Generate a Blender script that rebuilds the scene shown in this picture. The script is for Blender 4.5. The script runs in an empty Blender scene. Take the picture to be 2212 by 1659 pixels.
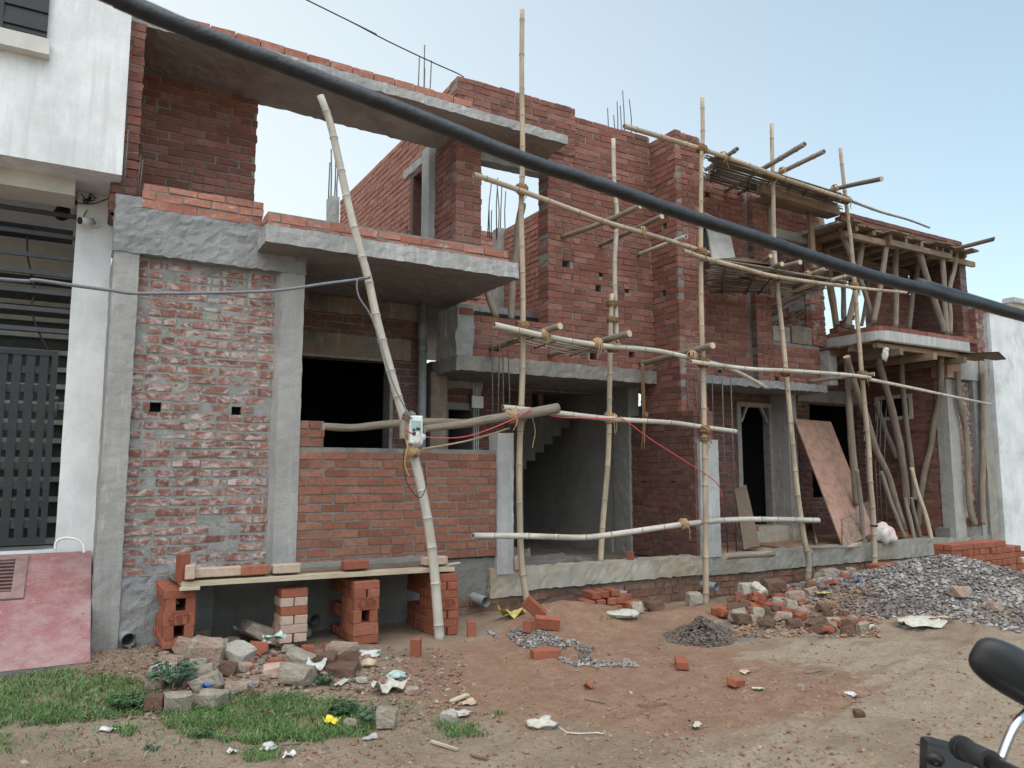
import bpy, bmesh, math, random
from mathutils import Vector, Matrix, noise as mnoise
R = random.Random(7)
scene = bpy.context.scene
COL = scene.collection
V3 = Vector
# ------------------------------------------------------------------ camera geometry (survey of the place)
FPX, CX, CY, HY = 1655.0, 1106.0, 829.5, 1020.0
CAM = V3((0, -7.4, 1.5))
PITCH = math.atan((HY - CY) / FPX); YAW = math.radians(30)
Fh = V3((math.sin(YAW), math.cos(YAW), 0)); RT = V3((math.cos(YAW), -math.sin(YAW), 0))
FW = Fh * math.cos(PITCH) + V3((0, 0, 1)) * math.sin(PITCH); UP = RT.cross(FW)
def ray(x, y): return FW + RT * ((x - CX) / FPX) + UP * ((CY - y) / FPX)
def aY(x, y, Y=0.0):
    d = ray(x, y); return CAM + d * ((Y - CAM.y) / d.y)
def aX(x, y, X):
    d = ray(x, y); return CAM + d * ((X - CAM.x) / d.x)
def aZ(x, y, z=0.0):
    d = ray(x, y); return CAM + d * ((z - CAM.z) / d.z)
def aD(x, y, D): return CAM + ray(x, y) * D
def sst(a, b, x):
    t = max(0.0, min(1.0, (x - a) / (b - a))); return t * t * (3 - 2 * t)
def lerp(a, b, t): return a + (b - a) * t
BUMPS = [  # cx, cy, rx, ry, h  (heaps and hollows of the ground)
    (0.5, -0.9, 1.3, 1.2, 0.11), (1.75, -1.55, 1.25, 0.75, 0.10), (4.4, -0.78, 1.0, 0.7, 0.22), (5.9, -1.15, .75, .45, .06), (5.0, -1.0, 0.8, 0.5, 0.05),
    (8.95, -2.05, 2.3, 1.75, 0.52), (6.8, -0.45, 0.6, 0.45, -0.08), (7.4, -1.0, 1.1, 0.8, 0.09), (9.3, -0.6, 1.6, .6, .10),
    (-1.0, -2.5, 2.2, 1.3, 0.06)]
def gz(x, y):
    z = 0.0
    for cx, cy, rx, ry, h in BUMPS:
        d = math.hypot((x - cx) / rx, (y - cy) / ry)
        if d < 1: z += h * ((1 - d) * 0.65 + 0.35 * (0.5 + 0.5 * math.cos(math.pi * d)))
    if 4.5 < x < 10.5 and -.8 < y < .3: z -= .10 * sst(-.7, -.1, y) * sst(4.6, 5.0, x) * (1 - sst(8.6, 9.8, x))
    if 1 < x < 13 and y < -2.2:
        for off, wd, dp in ((0, .07, .022), (.95, .07, .018), (.33, .04, .016), (-.62, .05, .014)):
            e = abs(y - (-5.35 + .30 * x + .05 * math.sin(x * 1.7 + off * 3) + off)) / wd
            if e < 2.2: z += dp * (-1 if e < 1 else .55) * (math.cos(math.pi * (e if e < 1 else (e - 1.6) / .6)) * .5 + .5)
    if -8 < x < 20 and -9 < y < 1.2:
        z += 0.010 * mnoise.noise(V3((x * 7.3, y * 7.3, 5))) + 0.030 * mnoise.noise(V3((x * .9, y * .9, 3))) + 0.014 * mnoise.noise(V3((x * 3.1, y * 3.1, 8)))
    return z
def G(px, py):   # where the sight line through a pixel meets the ground
    d = ray(px, py); z = 0.0
    for _ in range(30):
        P = CAM + d * ((z - CAM.z) / d.z); z = z * .5 + gz(P.x, P.y) * .5
    return P
# ------------------------------------------------------------------ mesh builder
class MB:
    def __init__(s): s.v = []; s.f = []; s.m = []; s.sm = []; s.uv = {}
    def face(s, idx, m=0, sm=False): s.f.append(tuple(idx)); s.m.append(m); s.sm.append(sm)
    def poly(s, pts, m=0):
        n = len(s.v); s.v += [V3(p) for p in pts]; s.face(range(n, n + len(pts)), m); return s
    def hexa(s, c, m=0, skip=()):   # 8 corners: bottom 4 (ccw), top 4
        n = len(s.v); s.v += [V3(p) for p in c]
        for k, q in enumerate(((3, 2, 1, 0), (4, 5, 6, 7), (0, 1, 5, 4), (1, 2, 6, 5), (2, 3, 7, 6), (3, 0, 4, 7))):
            if k not in skip: s.face([n + i for i in q], m)
        return s
    def box(s, x0, x1, y0, y1, z0, z1, m=0, jit=0.0, skip=()):
        c = [(x0, y0, z0), (x1, y0, z0), (x1, y1, z0), (x0, y1, z0), (x0, y0, z1), (x1, y0, z1), (x1, y1, z1), (x0, y1, z1)]
        if jit: c = [(a + R.uniform(-jit, jit), b + R.uniform(-jit, jit), d + R.uniform(-jit, jit)) for a, b, d in c]
        return s.hexa(c, m, skip)
    def rough(s, x0, x1, y0, y1, z0, z1, m=0, step=.07, amp=.006, seed=0, frq=9):
        """box with subdivided, knobbly faces"""
        def grid(o, a, b):
            o = V3(o); a = V3(a); b = V3(b)
            na = max(1, min(90, int(a.length / step))); nb = max(1, min(90, int(b.length / step))); n = len(s.v)
            for i in range(na + 1):
                for j in range(nb + 1):
                    p = o + a * (i / na) + b * (j / nb)
                    q = p * frq + V3((seed, 0, 0))
                    d = V3((mnoise.noise(q), mnoise.noise(q + V3((31, 0, 0))), mnoise.noise(q + V3((0, 57, 0)))))
                    d += .6 * V3((mnoise.noise(q * 2.7), mnoise.noise(q * 2.7 + V3((31, 0, 0))), mnoise.noise(q * 2.7 + V3((0, 57, 0)))))
                    s.v.append(p + d * amp)
            for i in range(na):
                for j in range(nb):
                    k = n + i * (nb + 1) + j
                    s.face((k, k + nb + 1, k + nb + 2, k + 1), m)
        X = (x1 - x0, 0, 0); Y = (0, y1 - y0, 0); Z = (0, 0, z1 - z0)
        grid((x0, y0, z0), X, Z); grid((x1, y0, z0), Y, Z); grid((x0, y1, z0), Z, X); grid((x0, y0, z0), Z, Y)
        grid((x0, y0, z1), X, Y); grid((x0, y0, z0), Y, X); return s
    def tube(s, pts, rad, n=8, m=0, cap=True, capm=None):
        pts = [V3(p) for p in pts]; L = len(pts)
        if not hasattr(rad, '__len__'): rad = [rad] * L
        t0 = (pts[1] - pts[0]).normalized(); a = V3((0, 0, 1)) if abs(t0.z) < .9 else V3((1, 0, 0))
        u = t0.cross(a).normalized(); base = len(s.v); dist = (pts[0].x * 3.7 + pts[0].z * 1.9) % 5
        for i, p in enumerate(pts):
            t = (pts[min(i + 1, L - 1)] - pts[max(i - 1, 0)]).normalized()
            if i: dist += (p - pts[i - 1]).length
            u = (u - t * u.dot(t)).normalized(); w = t.cross(u)
            for k in range(n):
                an = 2 * math.pi * k / n; s.uv[len(s.v)] = (min(k, n - k) / n * 6.28 * rad[i], dist); s.v.append(p + (u * math.cos(an) + w * math.sin(an)) * rad[i])
        for i in range(L - 1):
            for k in range(n):
                a = base + i * n; k2 = (k + 1) % n
                s.face((a + k, a + k2, a + n + k2, a + n + k), m, True)
        if cap:
            cm = m if capm is None else capm
            s.face([base + k for k in reversed(range(n))], cm); s.face([base + (L - 1) * n + k for k in range(n)], cm)
        return s
    def blob(s, c, rx, ry, rz, seed=0, amp=.25, sub=1, m=0, rot=None, facet=True, flat=0):
        bm = bmesh.new(); bmesh.ops.create_icosphere(bm, subdivisions=sub, radius=1.0)
        n = len(s.v); c = V3(c)
        for v in bm.verts:
            q = v.co * 1.3 + V3((seed * 1.37, seed * .71, 0)); p = v.co * (1 + amp * mnoise.noise(q) * 1.6)
            if flat: p = V3([max(-flat, min(flat, k)) for k in p])
            p = V3((p.x * rx, p.y * ry, p.z * rz))
            if rot: p = rot @ p
            s.v.append(c + p)
        for f in bm.faces: s.face([n + v.index for v in f.verts], m, not facet)
        bm.free(); return s
    def shard(s, c, W, D, H, rnd, rot=None, m=0):
        """angular broken lump: convex hull of a battered box"""
        bm = bmesh.new(); c = V3(c)
        for x in (-1, 1):
            for y in (-1, 1):
                for z in (-1, 1):
                    for ax in range(3):
                        q = [x, y, z]; q[ax] *= rnd.uniform(.2, .98)
                        for k in range(3): q[k] *= rnd.uniform(.66, 1.0)
                        p = V3((q[0] * W, q[1] * D, q[2] * H)); bm.verts.new(c + (rot @ p if rot else p))
        bmesh.ops.convex_hull(bm, input=bm.verts[:]); bmesh.ops.delete(bm, geom=[v for v in bm.verts if not v.link_faces], context='VERTS')
        bmesh.ops.subdivide_edges(bm, edges=[e for e in bm.edges if e.calc_length() > W * .5], cuts=1, use_grid_fill=True)
        n = len(s.v); k = max(W, D)
        for i, v in enumerate(bm.verts):
            v.index = i; d = mnoise.noise(v.co * (1.4 / k)) * .09 * k; s.v.append(v.co + (v.co - c).normalized() * d)
        for f in bm.faces: s.face([n + v.index for v in f.verts], m)
        bm.free(); return s
    def build(s, name, mats, parent=None, origin=None, smooth=None):
        if not isinstance(mats, (list, tuple)): mats = [mats]
        me = bpy.data.meshes.new(name)
        if parent is not None: off = WL[parent.name]
        elif origin is not None: off = V3(origin)
        else:
            xs = [p.x for p in s.v]; ys = [p.y for p in s.v]
            off = V3(((min(xs) + max(xs)) / 2, (min(ys) + max(ys)) / 2, min(p.z for p in s.v)))
        me.from_pydata([p - off for p in s.v], [], s.f)
        for mt in mats: me.materials.append(mt)
        me.polygons.foreach_set('material_index', s.m)
        me.polygons.foreach_set('use_smooth', s.sm if smooth is None else [smooth] * len(s.f))
        xs = [max(p[k] for p in s.v) - min(p[k] for p in s.v) for k in range(3)]; ax = xs.index(max(xs))
        oth = [k for k in range(3) if k != ax]
        uvl = me.uv_layers.new(name='UVMap'); li = [0] * len(me.loops); me.loops.foreach_get('vertex_index', li); buf = []
        for i in li:
            q = s.uv.get(i)
            if q is None: p = s.v[i]; q = (p[oth[0]] + p[oth[1]], p[ax])
            buf += q
        uvl.data.foreach_set('uv', buf); me.update()
        o = bpy.data.objects.new(name, me); COL.objects.link(o)
        if parent is not None: o.parent = parent; WL[o.name] = off
        else: o.location = off; WL[o.name] = off.copy()
        return o
WL = {}
def tag(o, label, cat, group=None, kind=None):
    if label: o['label'] = label
    if cat: o['category'] = cat
    if group: o['group'] = group
    if kind: o['kind'] = kind
    return o
def thing(name, label, cat, loc=(0, 0, 0), group=None):
    o = bpy.data.objects.new(name, None); COL.objects.link(o); o.location = loc; o.empty_display_size = .2
    WL[o.name] = V3(loc); return tag(o, label, cat, group)
def struct(o): o['kind'] = 'structure'; return o
def smooth_path(p, n=6):
    p = [V3(q) for q in p]
    if len(p) < 3: return [p[0].lerp(p[-1], i / n) for i in range(n + 1)]
    out = []
    for i in range(len(p) - 1):
        a = p[max(i - 1, 0)]; b = p[i]; c = p[i + 1]; d = p[min(i + 2, len(p) - 1)]
        for k in range(n):
            t = k / n
            out.append(.5 * ((2 * b) + (c - a) * t + (2 * a - 5 * b + 4 * c - d) * t * t + (3 * b - a - 3 * c + d) * t ** 3))
    out.append(p[-1]); return out
# ------------------------------------------------------------------ materials
class NT:
    def __init__(s, name):
        s.mat = bpy.data.materials.new(name); s.mat.use_nodes = True; s.t = s.mat.node_tree
        s.b = s.t.nodes['Principled BSDF']; s.b.inputs['Roughness'].default_value = .9
        s.b.inputs['Specular IOR Level'].default_value = .25
        s.tc = s.t.nodes.new('ShaderNodeTexCoord')
    def n(s, ty): return s.t.nodes.new(ty)
    def l(s, a, b): s.t.links.new(a, b)
    def vec(s, sc=(1, 1, 1), off=(0, 0, 0), src=None):
        m = s.n('ShaderNodeMapping'); m.inputs['Scale'].default_value = sc; m.inputs['Location'].default_value = off
        s.l(src or s.tc.outputs['Object'], m.inputs['Vector']); return m.outputs[0]
    def noise(s, scale, detail=4, rough=.55, vec=None, dist=0):
        n = s.n('ShaderNodeTexNoise'); n.inputs['Scale'].default_value = scale; n.inputs['Detail'].default_value = detail
        n.inputs['Roughness'].default_value = rough; n.inputs['Distortion'].default_value = dist
        s.l(vec or s.tc.outputs['Object'], n.inputs['Vector']); return n.outputs['Fac']
    def voro(s, scale, feat='F1', vec=None, out='Distance'):
        n = s.n('ShaderNodeTexVoronoi'); n.feature = feat; n.inputs['Scale'].default_value = scale
        s.l(vec or s.tc.outputs['Object'], n.inputs['Vector']); return n.outputs[out]
    def step(s, f, a, b, lo=0., hi=1.):
        m = s.n('ShaderNodeMapRange'); m.interpolation_type = 'SMOOTHSTEP'
        for k, v in zip(('From Min', 'From Max', 'To Min', 'To Max'), (a, b, lo, hi)): m.inputs[k].default_value = v
        s.l(f, m.inputs['Value']); return m.outputs[0]
    def math(s, op, a, b=None):
        m = s.n('ShaderNodeMath'); m.operation = op
        for i, x in enumerate((a, b)):
            if x is None: continue
            if isinstance(x, (int, float)): m.inputs[i].default_value = x
            else: s.l(x, m.inputs[i])
        return m.outputs[0]
    def mix(s, f, a, b, mode='MIX'):
        m = s.n('ShaderNodeMix'); m.data_type = 'RGBA'; m.blend_type = mode
        for k, x in ((0, f), (6, a), (7, b)):
            if isinstance(x, (int, float)): m.inputs[k].default_value = x
            elif isinstance(x, tuple): m.inputs[k].default_value = (*x, 1)
            else: s.l(x, m.inputs[k])
        return m.outputs[2]
    def ramp(s, f, stops):
        r = s.n('ShaderNodeValToRGB'); e = r.color_ramp.elements
        while len(e) < len(stops): e.new(.5)
        for k, (p, c) in zip(e, stops): k.position = p; k.color = (*c, 1)
        s.l(f, r.inputs[0]); return r.outputs[0]
    def isl(s): return s.n('ShaderNodeNewGeometry').outputs['Random Per Island']
    def attr(s, nm):
        a = s.n('ShaderNodeAttribute'); a.attribute_name = nm; return a
    def oi(s): return s.n('ShaderNodeObjectInfo').outputs['Random']
    def bump(s, h, st=.4, d=.02):
        b = s.n('ShaderNodeBump'); b.inputs['Strength'].default_value = st; b.inputs['Distance'].default_value = d
        s.l(h, b.inputs['Height']); s.l(b.outputs[0], s.b.inputs['Normal'])
    def done(s, c, rough=None, spec=None, metal=None):
        if isinstance(c, tuple): s.b.inputs['Base Color'].default_value = (*c, 1)
        else: s.l(c, s.b.inputs['Base Color'])
        for k, v in (('Roughness', rough), ('Specular IOR Level', spec), ('Metallic', metal)):
            if v is not None: s.b.inputs[k].default_value = v
        return s.mat
def m_brick(name, cols, smear=.35, eff=.2, soot=.2, mort=(.27, .262, .245), drip=0., rnd='isl', ss=13):
    t = NT(name)
    f = t.isl() if rnd == 'isl' else t.oi()
    c = t.ramp(f, [(i / (len(cols) - 1), k) for i, k in enumerate(cols)])
    c = t.mix(t.step(t.noise(28, 5, .65), .35, .75, 0, .55), c, tuple(x * .62 for x in cols[0]))
    c = t.mix(t.step(t.noise(70, 3, .6), .55, .75, 0, .35), c, (.46, .2, .13))
    s1 = t.step(t.noise(ss, 6, .68, dist=.6), 1 - smear * .95 - .08, 1 - smear * .95 + .12)
    c = t.mix(t.math('MULTIPLY', s1, .85), c, mort)
    if eff: c = t.mix(t.step(t.noise(9, 6, .7, t.vec((1, 1, 1.6), (5, 3, 1)), .8), .78 - eff * .55, .9 - eff * .35, 0, .72), c, (.55, .50, .48))
    if drip:
        d = t.step(t.noise(6, 4, .6, t.vec((2.2, 2.2, .16), (1, 7, 2))), .5, .62); d = t.math('MULTIPLY', d, t.step(t.noise(1.1, 3), .42, .58, .15, drip))
        c = t.mix(d, c, (.33, .335, .32))
    if soot: c = t.mix(t.step(t.noise(1.6, 5, .65), .45, .75, 0, soot), c, (.085, .06, .052))
    t.bump(t.math('ADD', t.noise(60, 6, .7), t.math('MULTIPLY', t.noise(14, 4), 1.5)), .5, .008)
    return t.done(c, .93)
def m_mortar(name, col=(.25, .243, .23), sooty=.4):
    t = NT(name); c = t.mix(t.step(t.noise(5, 6, .7), .35, .7), col, tuple(x * .62 for x in col))
    c = t.mix(t.step(t.noise(1.6, 5, .65), .45, .75, 0, sooty), c, (.09, .075, .065))
    c = t.mix(t.step(t.noise(33, 4, .7), .5, .75, 0, .5), c, tuple(min(1, x * 1.5) for x in col))
    t.bump(t.noise(50, 6, .75), .8, .012); return t.done(c, .95)
def m_conc(name, col, streak=.5, stain=(.12, .115, .11), stamt=.5, pale=(.52, .52, .51), palamt=.4, bump=.5, rough_sc=18, tint=None, tintamt=.4):
    t = NT(name)
    c = t.mix(t.step(t.noise(2.2, 6, .65), .3, .7), col, tuple(x * .78 for x in col))
    c = t.mix(t.step(t.noise(5, 5, .6, t.vec((2.6, 2.6, .18))), .45, .7, 0, streak), c, tuple(x * .66 for x in col))
    c = t.mix(t.step(t.noise(7, 5, .65, t.vec((2.0, 2.0, .25), (9, 2, 4))), .52, .72, 0, palamt), c, pale)
    c = t.mix(t.step(t.noise(1.3, 6, .7, t.vec((1, 1, 1), (3, 8, 1))), .5, .72, 0, stamt), c, stain)
    if tint: c = t.mix(t.step(t.noise(1.9, 5, .6, t.vec((1, 1, .8), (13, 1, 6))), .45, .65, 0, tintamt), c, tint)
    c = t.mix(t.step(t.noise(45, 4, .7), .55, .8, 0, .5), c, tuple(x * .5 for x in col))
    t.bump(t.math('ADD', t.noise(rough_sc, 8, .72, dist=.4), t.math('MULTIPLY', t.noise(95, 3), .3)), bump, .02)
    return t.done(c, .92)
def m_plain(name, col, rough=.6, metal=0, spec=.4, var=.25, sc=12, bump=.1):
    t = NT(name); c = t.mix(t.step(t.noise(sc, 5, .6), .3, .75, 0, 1), tuple(min(1, x * (1 + var * .5)) for x in col), tuple(x * (1 - var) for x in col))
    if bump: t.bump(t.noise(sc * 5, 4), bump, .005)
    return t.done(c, rough, spec, metal)
def m_wood(name, c1, c2, c3, ring=1., objrnd=True, along='o', amt=.6, wea=0):
    """logs and boards: long fibres from stretched noise, knots, per-object tone"""
    t = NT(name); u = t.n('ShaderNodeUVMap'); v = t.vec((1, 1, 1), src=u.outputs[0])
    c = t.ramp(t.noise(3.2, 6, .68, t.vec((22, 1.4, 1), src=u.outputs[0]), .5), [(.33, c1), (.5, c2), (.66, c3)])
    c = t.mix(t.step(t.noise(2.1, 4, .6), .45, .72, 0, amt), c, tuple(x * .55 for x in c1))
    if wea:
        c = t.mix(t.step(t.noise(1.0, 3, .6, t.vec((6, .8, 1), src=u.outputs[0])), .45, .62, 0, wea), c, (.23, .205, .17))
        c = t.mix(t.step(t.noise(2.5, 4, .7, t.vec((40, .7, 1), (3, 1, 0), src=u.outputs[0])), .62, .68, 0, .7), c, (.12, .095, .07))
    if objrnd: c = t.mix(t.step(t.oi(), 0, 1, 0, .45), c, c1)
    t.bump(t.noise(5, 6, .7, t.vec((30, 1.2, 1), src=u.outputs[0])), .55, .01); return t.done(c, .85)
FRESH = [(0.191, 0.080, 0.054), (0.257, 0.106, 0.072), (0.298, 0.133, 0.091), (0.232, 0.095, 0.063), (0.306, 0.159, 0.114), (0.207, 0.085, 0.060)]
OLDC = [(0.184, 0.076, 0.058), (0.239, 0.093, 0.069), (0.152, 0.066, 0.054), (0.276, 0.114, 0.085), (0.207, 0.083, 0.063), (0.304, 0.148, 0.118), (0.221, 0.101, 0.081)]
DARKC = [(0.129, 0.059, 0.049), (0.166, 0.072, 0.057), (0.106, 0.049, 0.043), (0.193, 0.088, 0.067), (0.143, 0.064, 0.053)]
B_fresh = m_brick('brick_fresh', FRESH, .25, .06, .15, (.25, .24, .225))
B_panel = m_brick('brick_panel', OLDC, .38, .64, .10, (.27, .273, .262), 1.0, ss=24)
B_old = m_brick('brick_old', OLDC, .34, .20, .34, (.22, .21, .2))
B_pale = m_brick('brick_pale', [(.33, .14, .10), (.40, .19, .14), (.36, .16, .12), (.30, .11, .08)], .40, .42, .05)
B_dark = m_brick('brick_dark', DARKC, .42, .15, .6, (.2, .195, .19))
B_mud = m_brick('brick_mud', [(.17, .085, .06), (.22, .11, .075), (.2, .1, .07), (.15, .075, .055), (.24, .12, .085)], .48, .05, .3, (.20, .165, .13))
M_mort = m_mortar('mortar', (.25, .24, .225), .35); M_mortl = m_mortar('mortar_pale', (.285, .29, .275), .15); M_mortm = m_mortar('mortar_mud', (.19, .155, .125), .5)
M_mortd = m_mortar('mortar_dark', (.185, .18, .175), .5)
C_col = m_conc('concrete_column', (.36, .352, .34), .55, stamt=.25)
C_rough = m_conc('concrete_rough', (.30, .305, .31), .2, stamt=.5, bump=1.0, rough_sc=12, pale=(.42, .42, .42), palamt=.3)
C_slab2 = m_conc('concrete_slab_stained', (.29, .275, .255), .5, stamt=.5, pale=(.42, .41, .39), palamt=.4, bump=.9)
C_slab = m_conc('concrete_slab', (.40, .405, .40), .45, stamt=.35, pale=(.62, .63, .63), palamt=.5, bump=.8)
C_white = m_conc('concrete_whitish', (.43, .44, .44), .5, stamt=.25, pale=(.68, .69, .69), palamt=.6)
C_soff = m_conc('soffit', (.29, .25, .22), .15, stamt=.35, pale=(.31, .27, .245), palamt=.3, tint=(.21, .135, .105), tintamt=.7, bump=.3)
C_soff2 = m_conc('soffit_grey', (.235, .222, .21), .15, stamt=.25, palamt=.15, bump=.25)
C_steps = m_conc('stair_concrete', (.10, .095, .088), .1, stamt=.4, palamt=.1, bump=.2)
C_plast = m_conc('plaster_wall', (.285, .275, .26), .1, stamt=.5, palamt=.25, pale=(.37, .36, .345), bump=.15, rough_sc=6)
C_stain = m_conc('stained_lintel', (.22, .19, .155), .7, stain=(.05, .045, .04), stamt=.85, tint=(.25, .13, .08), tintamt=.6, palamt=.3)
C_plin = m_conc('plinth_band', (.43, .40, .345), .4, stain=(.17, .135, .10), stamt=.8, pale=(.5, .48, .43), palamt=.35, tint=(.33, .26, .175), tintamt=.8)
C_plin2 = m_conc('plinth_band_damp', (.29, .285, .255), .4, stain=(.15, .13, .10), stamt=.8, pale=(.45, .46, .43), palamt=.4, tint=(.30, .25, .18), tintamt=.6)
C_wet = m_conc('wet_mortar', (.22, .215, .2), .2, stamt=.5, bump=.9, palamt=.2, pale=(.3, .3, .29))
C_paint = m_conc('white_paint', (.77, .80, .82), .12, stain=(.52, .51, .48), stamt=.12, pale=(.82, .84, .85), palamt=.4, bump=.06)
C_paints = m_conc('white_paint_streaked', (.74, .76, .775), .5, stain=(.56, .55, .51), stamt=.45, pale=(.8, .81, .82), palamt=.5, bump=.06)
C_paintr = m_conc('white_wall_flaking', (.68, .71, .73), .3, stain=(.40, .41, .41), stamt=.85, pale=(.76, .78, .79), palamt=.5, bump=.25)
C_cream = m_conc('cream_paint', (.60, .59, .545), .1, stamt=.15, bump=.05, stain=(.4, .39, .36))
M_bam = m_wood('bamboo_fresh', (.36, .285, .21), (.50, .41, .305), (.60, .52, .415), amt=.5, wea=.75)
M_bamw = m_wood('bamboo_pale', (.42, .39, .335), (.53, .50, .44), (.64, .61, .555), amt=.45, wea=.5)
M_bamg = m_wood('bamboo_grey', (.17, .155, .135), (.27, .25, .22), (.38, .355, .315), amt=.5)
M_log = m_wood('log_wood', (.15, .12, .095), (.25, .208, .168), (.36, .31, .26), amt=.6, wea=.4)
M_logd = m_wood('log_dark', (.10, .083, .07), (.165, .14, .118), (.24, .21, .18), amt=.5)
M_board = m_wood('board_wood', (.19, .125, .082), (.265, .185, .125), (.32, .245, .175), amt=.7)
M_boardp = m_wood('board_pale', (.40, .33, .24), (.52, .45, .34), (.60, .53, .42), amt=.55)
M_boardd = m_wood('board_dark', (.12, .09, .068), (.185, .14, .105), (.27, .205, .15), amt=.6)
M_ply = m_plain('plywood_pink', (.36, .215, .165), .75, var=.3, sc=9, bump=.25)
M_ply2 = m_plain('plywood_dirty', (.27, .18, .145), .8, var=.45, sc=16, bump=.3)
M_end = m_plain('cut_wood', (.50, .40, .27), .85); M_hole_shade = m_plain('hollow', (.05, .04, .03), .95)  # hollow pole ends are dark discs, their inner shade put into the colour
M_rope = m_plain('coir_rope', (.24, .145, .075), .95, var=.4, sc=60, bump=.6)
M_ropel = m_plain('jute_rope', (.40, .28, .16), .95, var=.4, sc=60, bump=.6)
M_bar = m_plain('rebar_steel', (.13, .115, .105), .65, .4, var=.4, sc=30)
M_pvc = m_plain('pvc_grey', (.30, .325, .345), .45, var=.12); M_pvci = m_plain('pipe_darkness', (.04, .042, .045), .8)
M_dpipe = m_plain('downpipe_grey', (.21, .215, .225), .5, var=.2)
M_blk = m_plain('unlit_black', (.012, .012, .014), .95, bump=0)  # near-black colour stands in for the darkness of unlit rooms and the drain
M_gate = m_plain('gate_paint', (.02, .025, .029), .5, var=.2); M_iron = m_plain('dark_iron', (.06, .064, .07), .5, var=.2)
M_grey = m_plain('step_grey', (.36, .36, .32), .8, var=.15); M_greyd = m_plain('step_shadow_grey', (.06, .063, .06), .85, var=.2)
M_rub = m_plain('black_rubber', (.013, .016, .021), .36, spec=.6, var=.7, sc=30, bump=.3)
M_wire = m_plain('black_wire', (.015, .015, .018), .6); M_gcab = m_plain('grey_cable', (.17, .18, .20), .55, sc=40)
M_red = m_plain('red_wire', (.55, .07, .08), .5); M_yel = m_plain('yellow_wire', (.55, .36, .05), .5)
M_frame = m_plain('door_frame_wood', (.235, .21, .20), .75, var=.3); M_brown = m_plain('brown_frame', (.075, .033, .026), .6, var=.3)
M_whitef = m_plain('white_frame', (.5, .5, .48), .7)
M_plw = m_plain('white_plastic', (.68, .70, .70), .4, var=.08); M_plk = m_plain('black_plastic', (.02, .021, .023), .4, var=.2)
M_gloss = m_plain('gloss_black', (.016, .017, .021), .08, spec=.6, var=.1, bump=0)
M_chrome = m_plain('chrome', (.62, .64, .67), .18, 1., var=.05, bump=0)
M_grip = m_plain('rubber_grip', (.022, .023, .025), .6, var=.3, sc=60, bump=.3)
M_tarp = m_plain('white_plastic_bag', (.50, .50, .485), .55, var=.3, sc=14, bump=.4)
M_sack = m_plain('woven_sack', (.47, .45, .39), .85, var=.3, sc=30, bump=.4); M_sacky = m_plain('yellow_sack', (.48, .40, .12), .8, var=.35, sc=25, bump=.4)
M_blue = m_plain('blue_wrapper', (.02, .14, .52), .4); M_yelp = m_plain('yellow_paper', (.75, .62, .05), .6)
M_card = m_plain('cardboard', (.47, .36, .25), .9, var=.3); M_teal = m_plain('teal_cloth', (.36, .48, .44), .85, var=.4, sc=20)
def m_masonry(name, a, b, c3, thr=.5):
    t = NT(name); f = t.noise(7, 6, .7, dist=.5); c = t.mix(t.step(f, thr - .05, thr + .05), a, b); c = t.mix(t.step(t.noise(19, 5, .7), .5, .68, 0, .8), c, c3); c = t.mix(t.step(t.noise(50, 3, .7), .55, .7, 0, .6), c, tuple(x * .5 for x in a))
    t.bump(t.math('ADD', t.math('MULTIPLY', f, 2), t.noise(40, 7, .75)), 1., .03); return t.done(c, .96)
M_flesh = m_masonry('pinkish_masonry', (.44, .31, .25), (.48, .42, .35), (.36, .22, .165), .5)
M_stone = m_masonry('grey_stone', (.44, .385, .315), (.36, .31, .25), (.52, .47, .40), .48); M_stonew = m_masonry('pale_lump', (.54, .50, .435), (.45, .40, .33), (.6, .57, .5), .55)
M_cinder = m_masonry('brown_lump', (.19, .115, .085), (.25, .19, .15), (.13, .085, .065), .58)
def m_tile():
    t = NT('ramp_tiles'); b = t.n('ShaderNodeTexBrick'); t.l(t.vec((1, 1, 1), src=t.n('ShaderNodeUVMap').outputs[0]), b.inputs['Vector'])
    b.offset = .5; b.inputs['Scale'].default_value = 1; b.inputs['Brick Width'].default_value = .026; b.inputs['Row Height'].default_value = .021
    b.inputs['Mortar Size'].default_value = .0035; b.inputs['Color1'].default_value = (.30, .13, .135, 1); b.inputs['Color2'].default_value = (.36, .17, .17, 1); b.inputs['Mortar'].default_value = (.22, .10, .105, 1)
    c = t.mix(t.step(t.noise(3.4, 8, .75), .38, .66, 0, .65), b.outputs['Color'], (.38, .29, .285)); c = t.mix(t.step(t.noise(9, 5, .7), .55, .7, 0, .6), c, (.42, .24, .24))
    c = t.mix(t.step(t.noise(5, 2, .5, t.vec((1, 1, 1), (4, 4, 4))), .73, .75, 0, .85), c, (.2, .07, .06))
    t.bump(t.math('MULTIPLY', b.outputs['Fac'], -1), .25, .004); return t.done(c, .7)
M_tile = m_tile()
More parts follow.
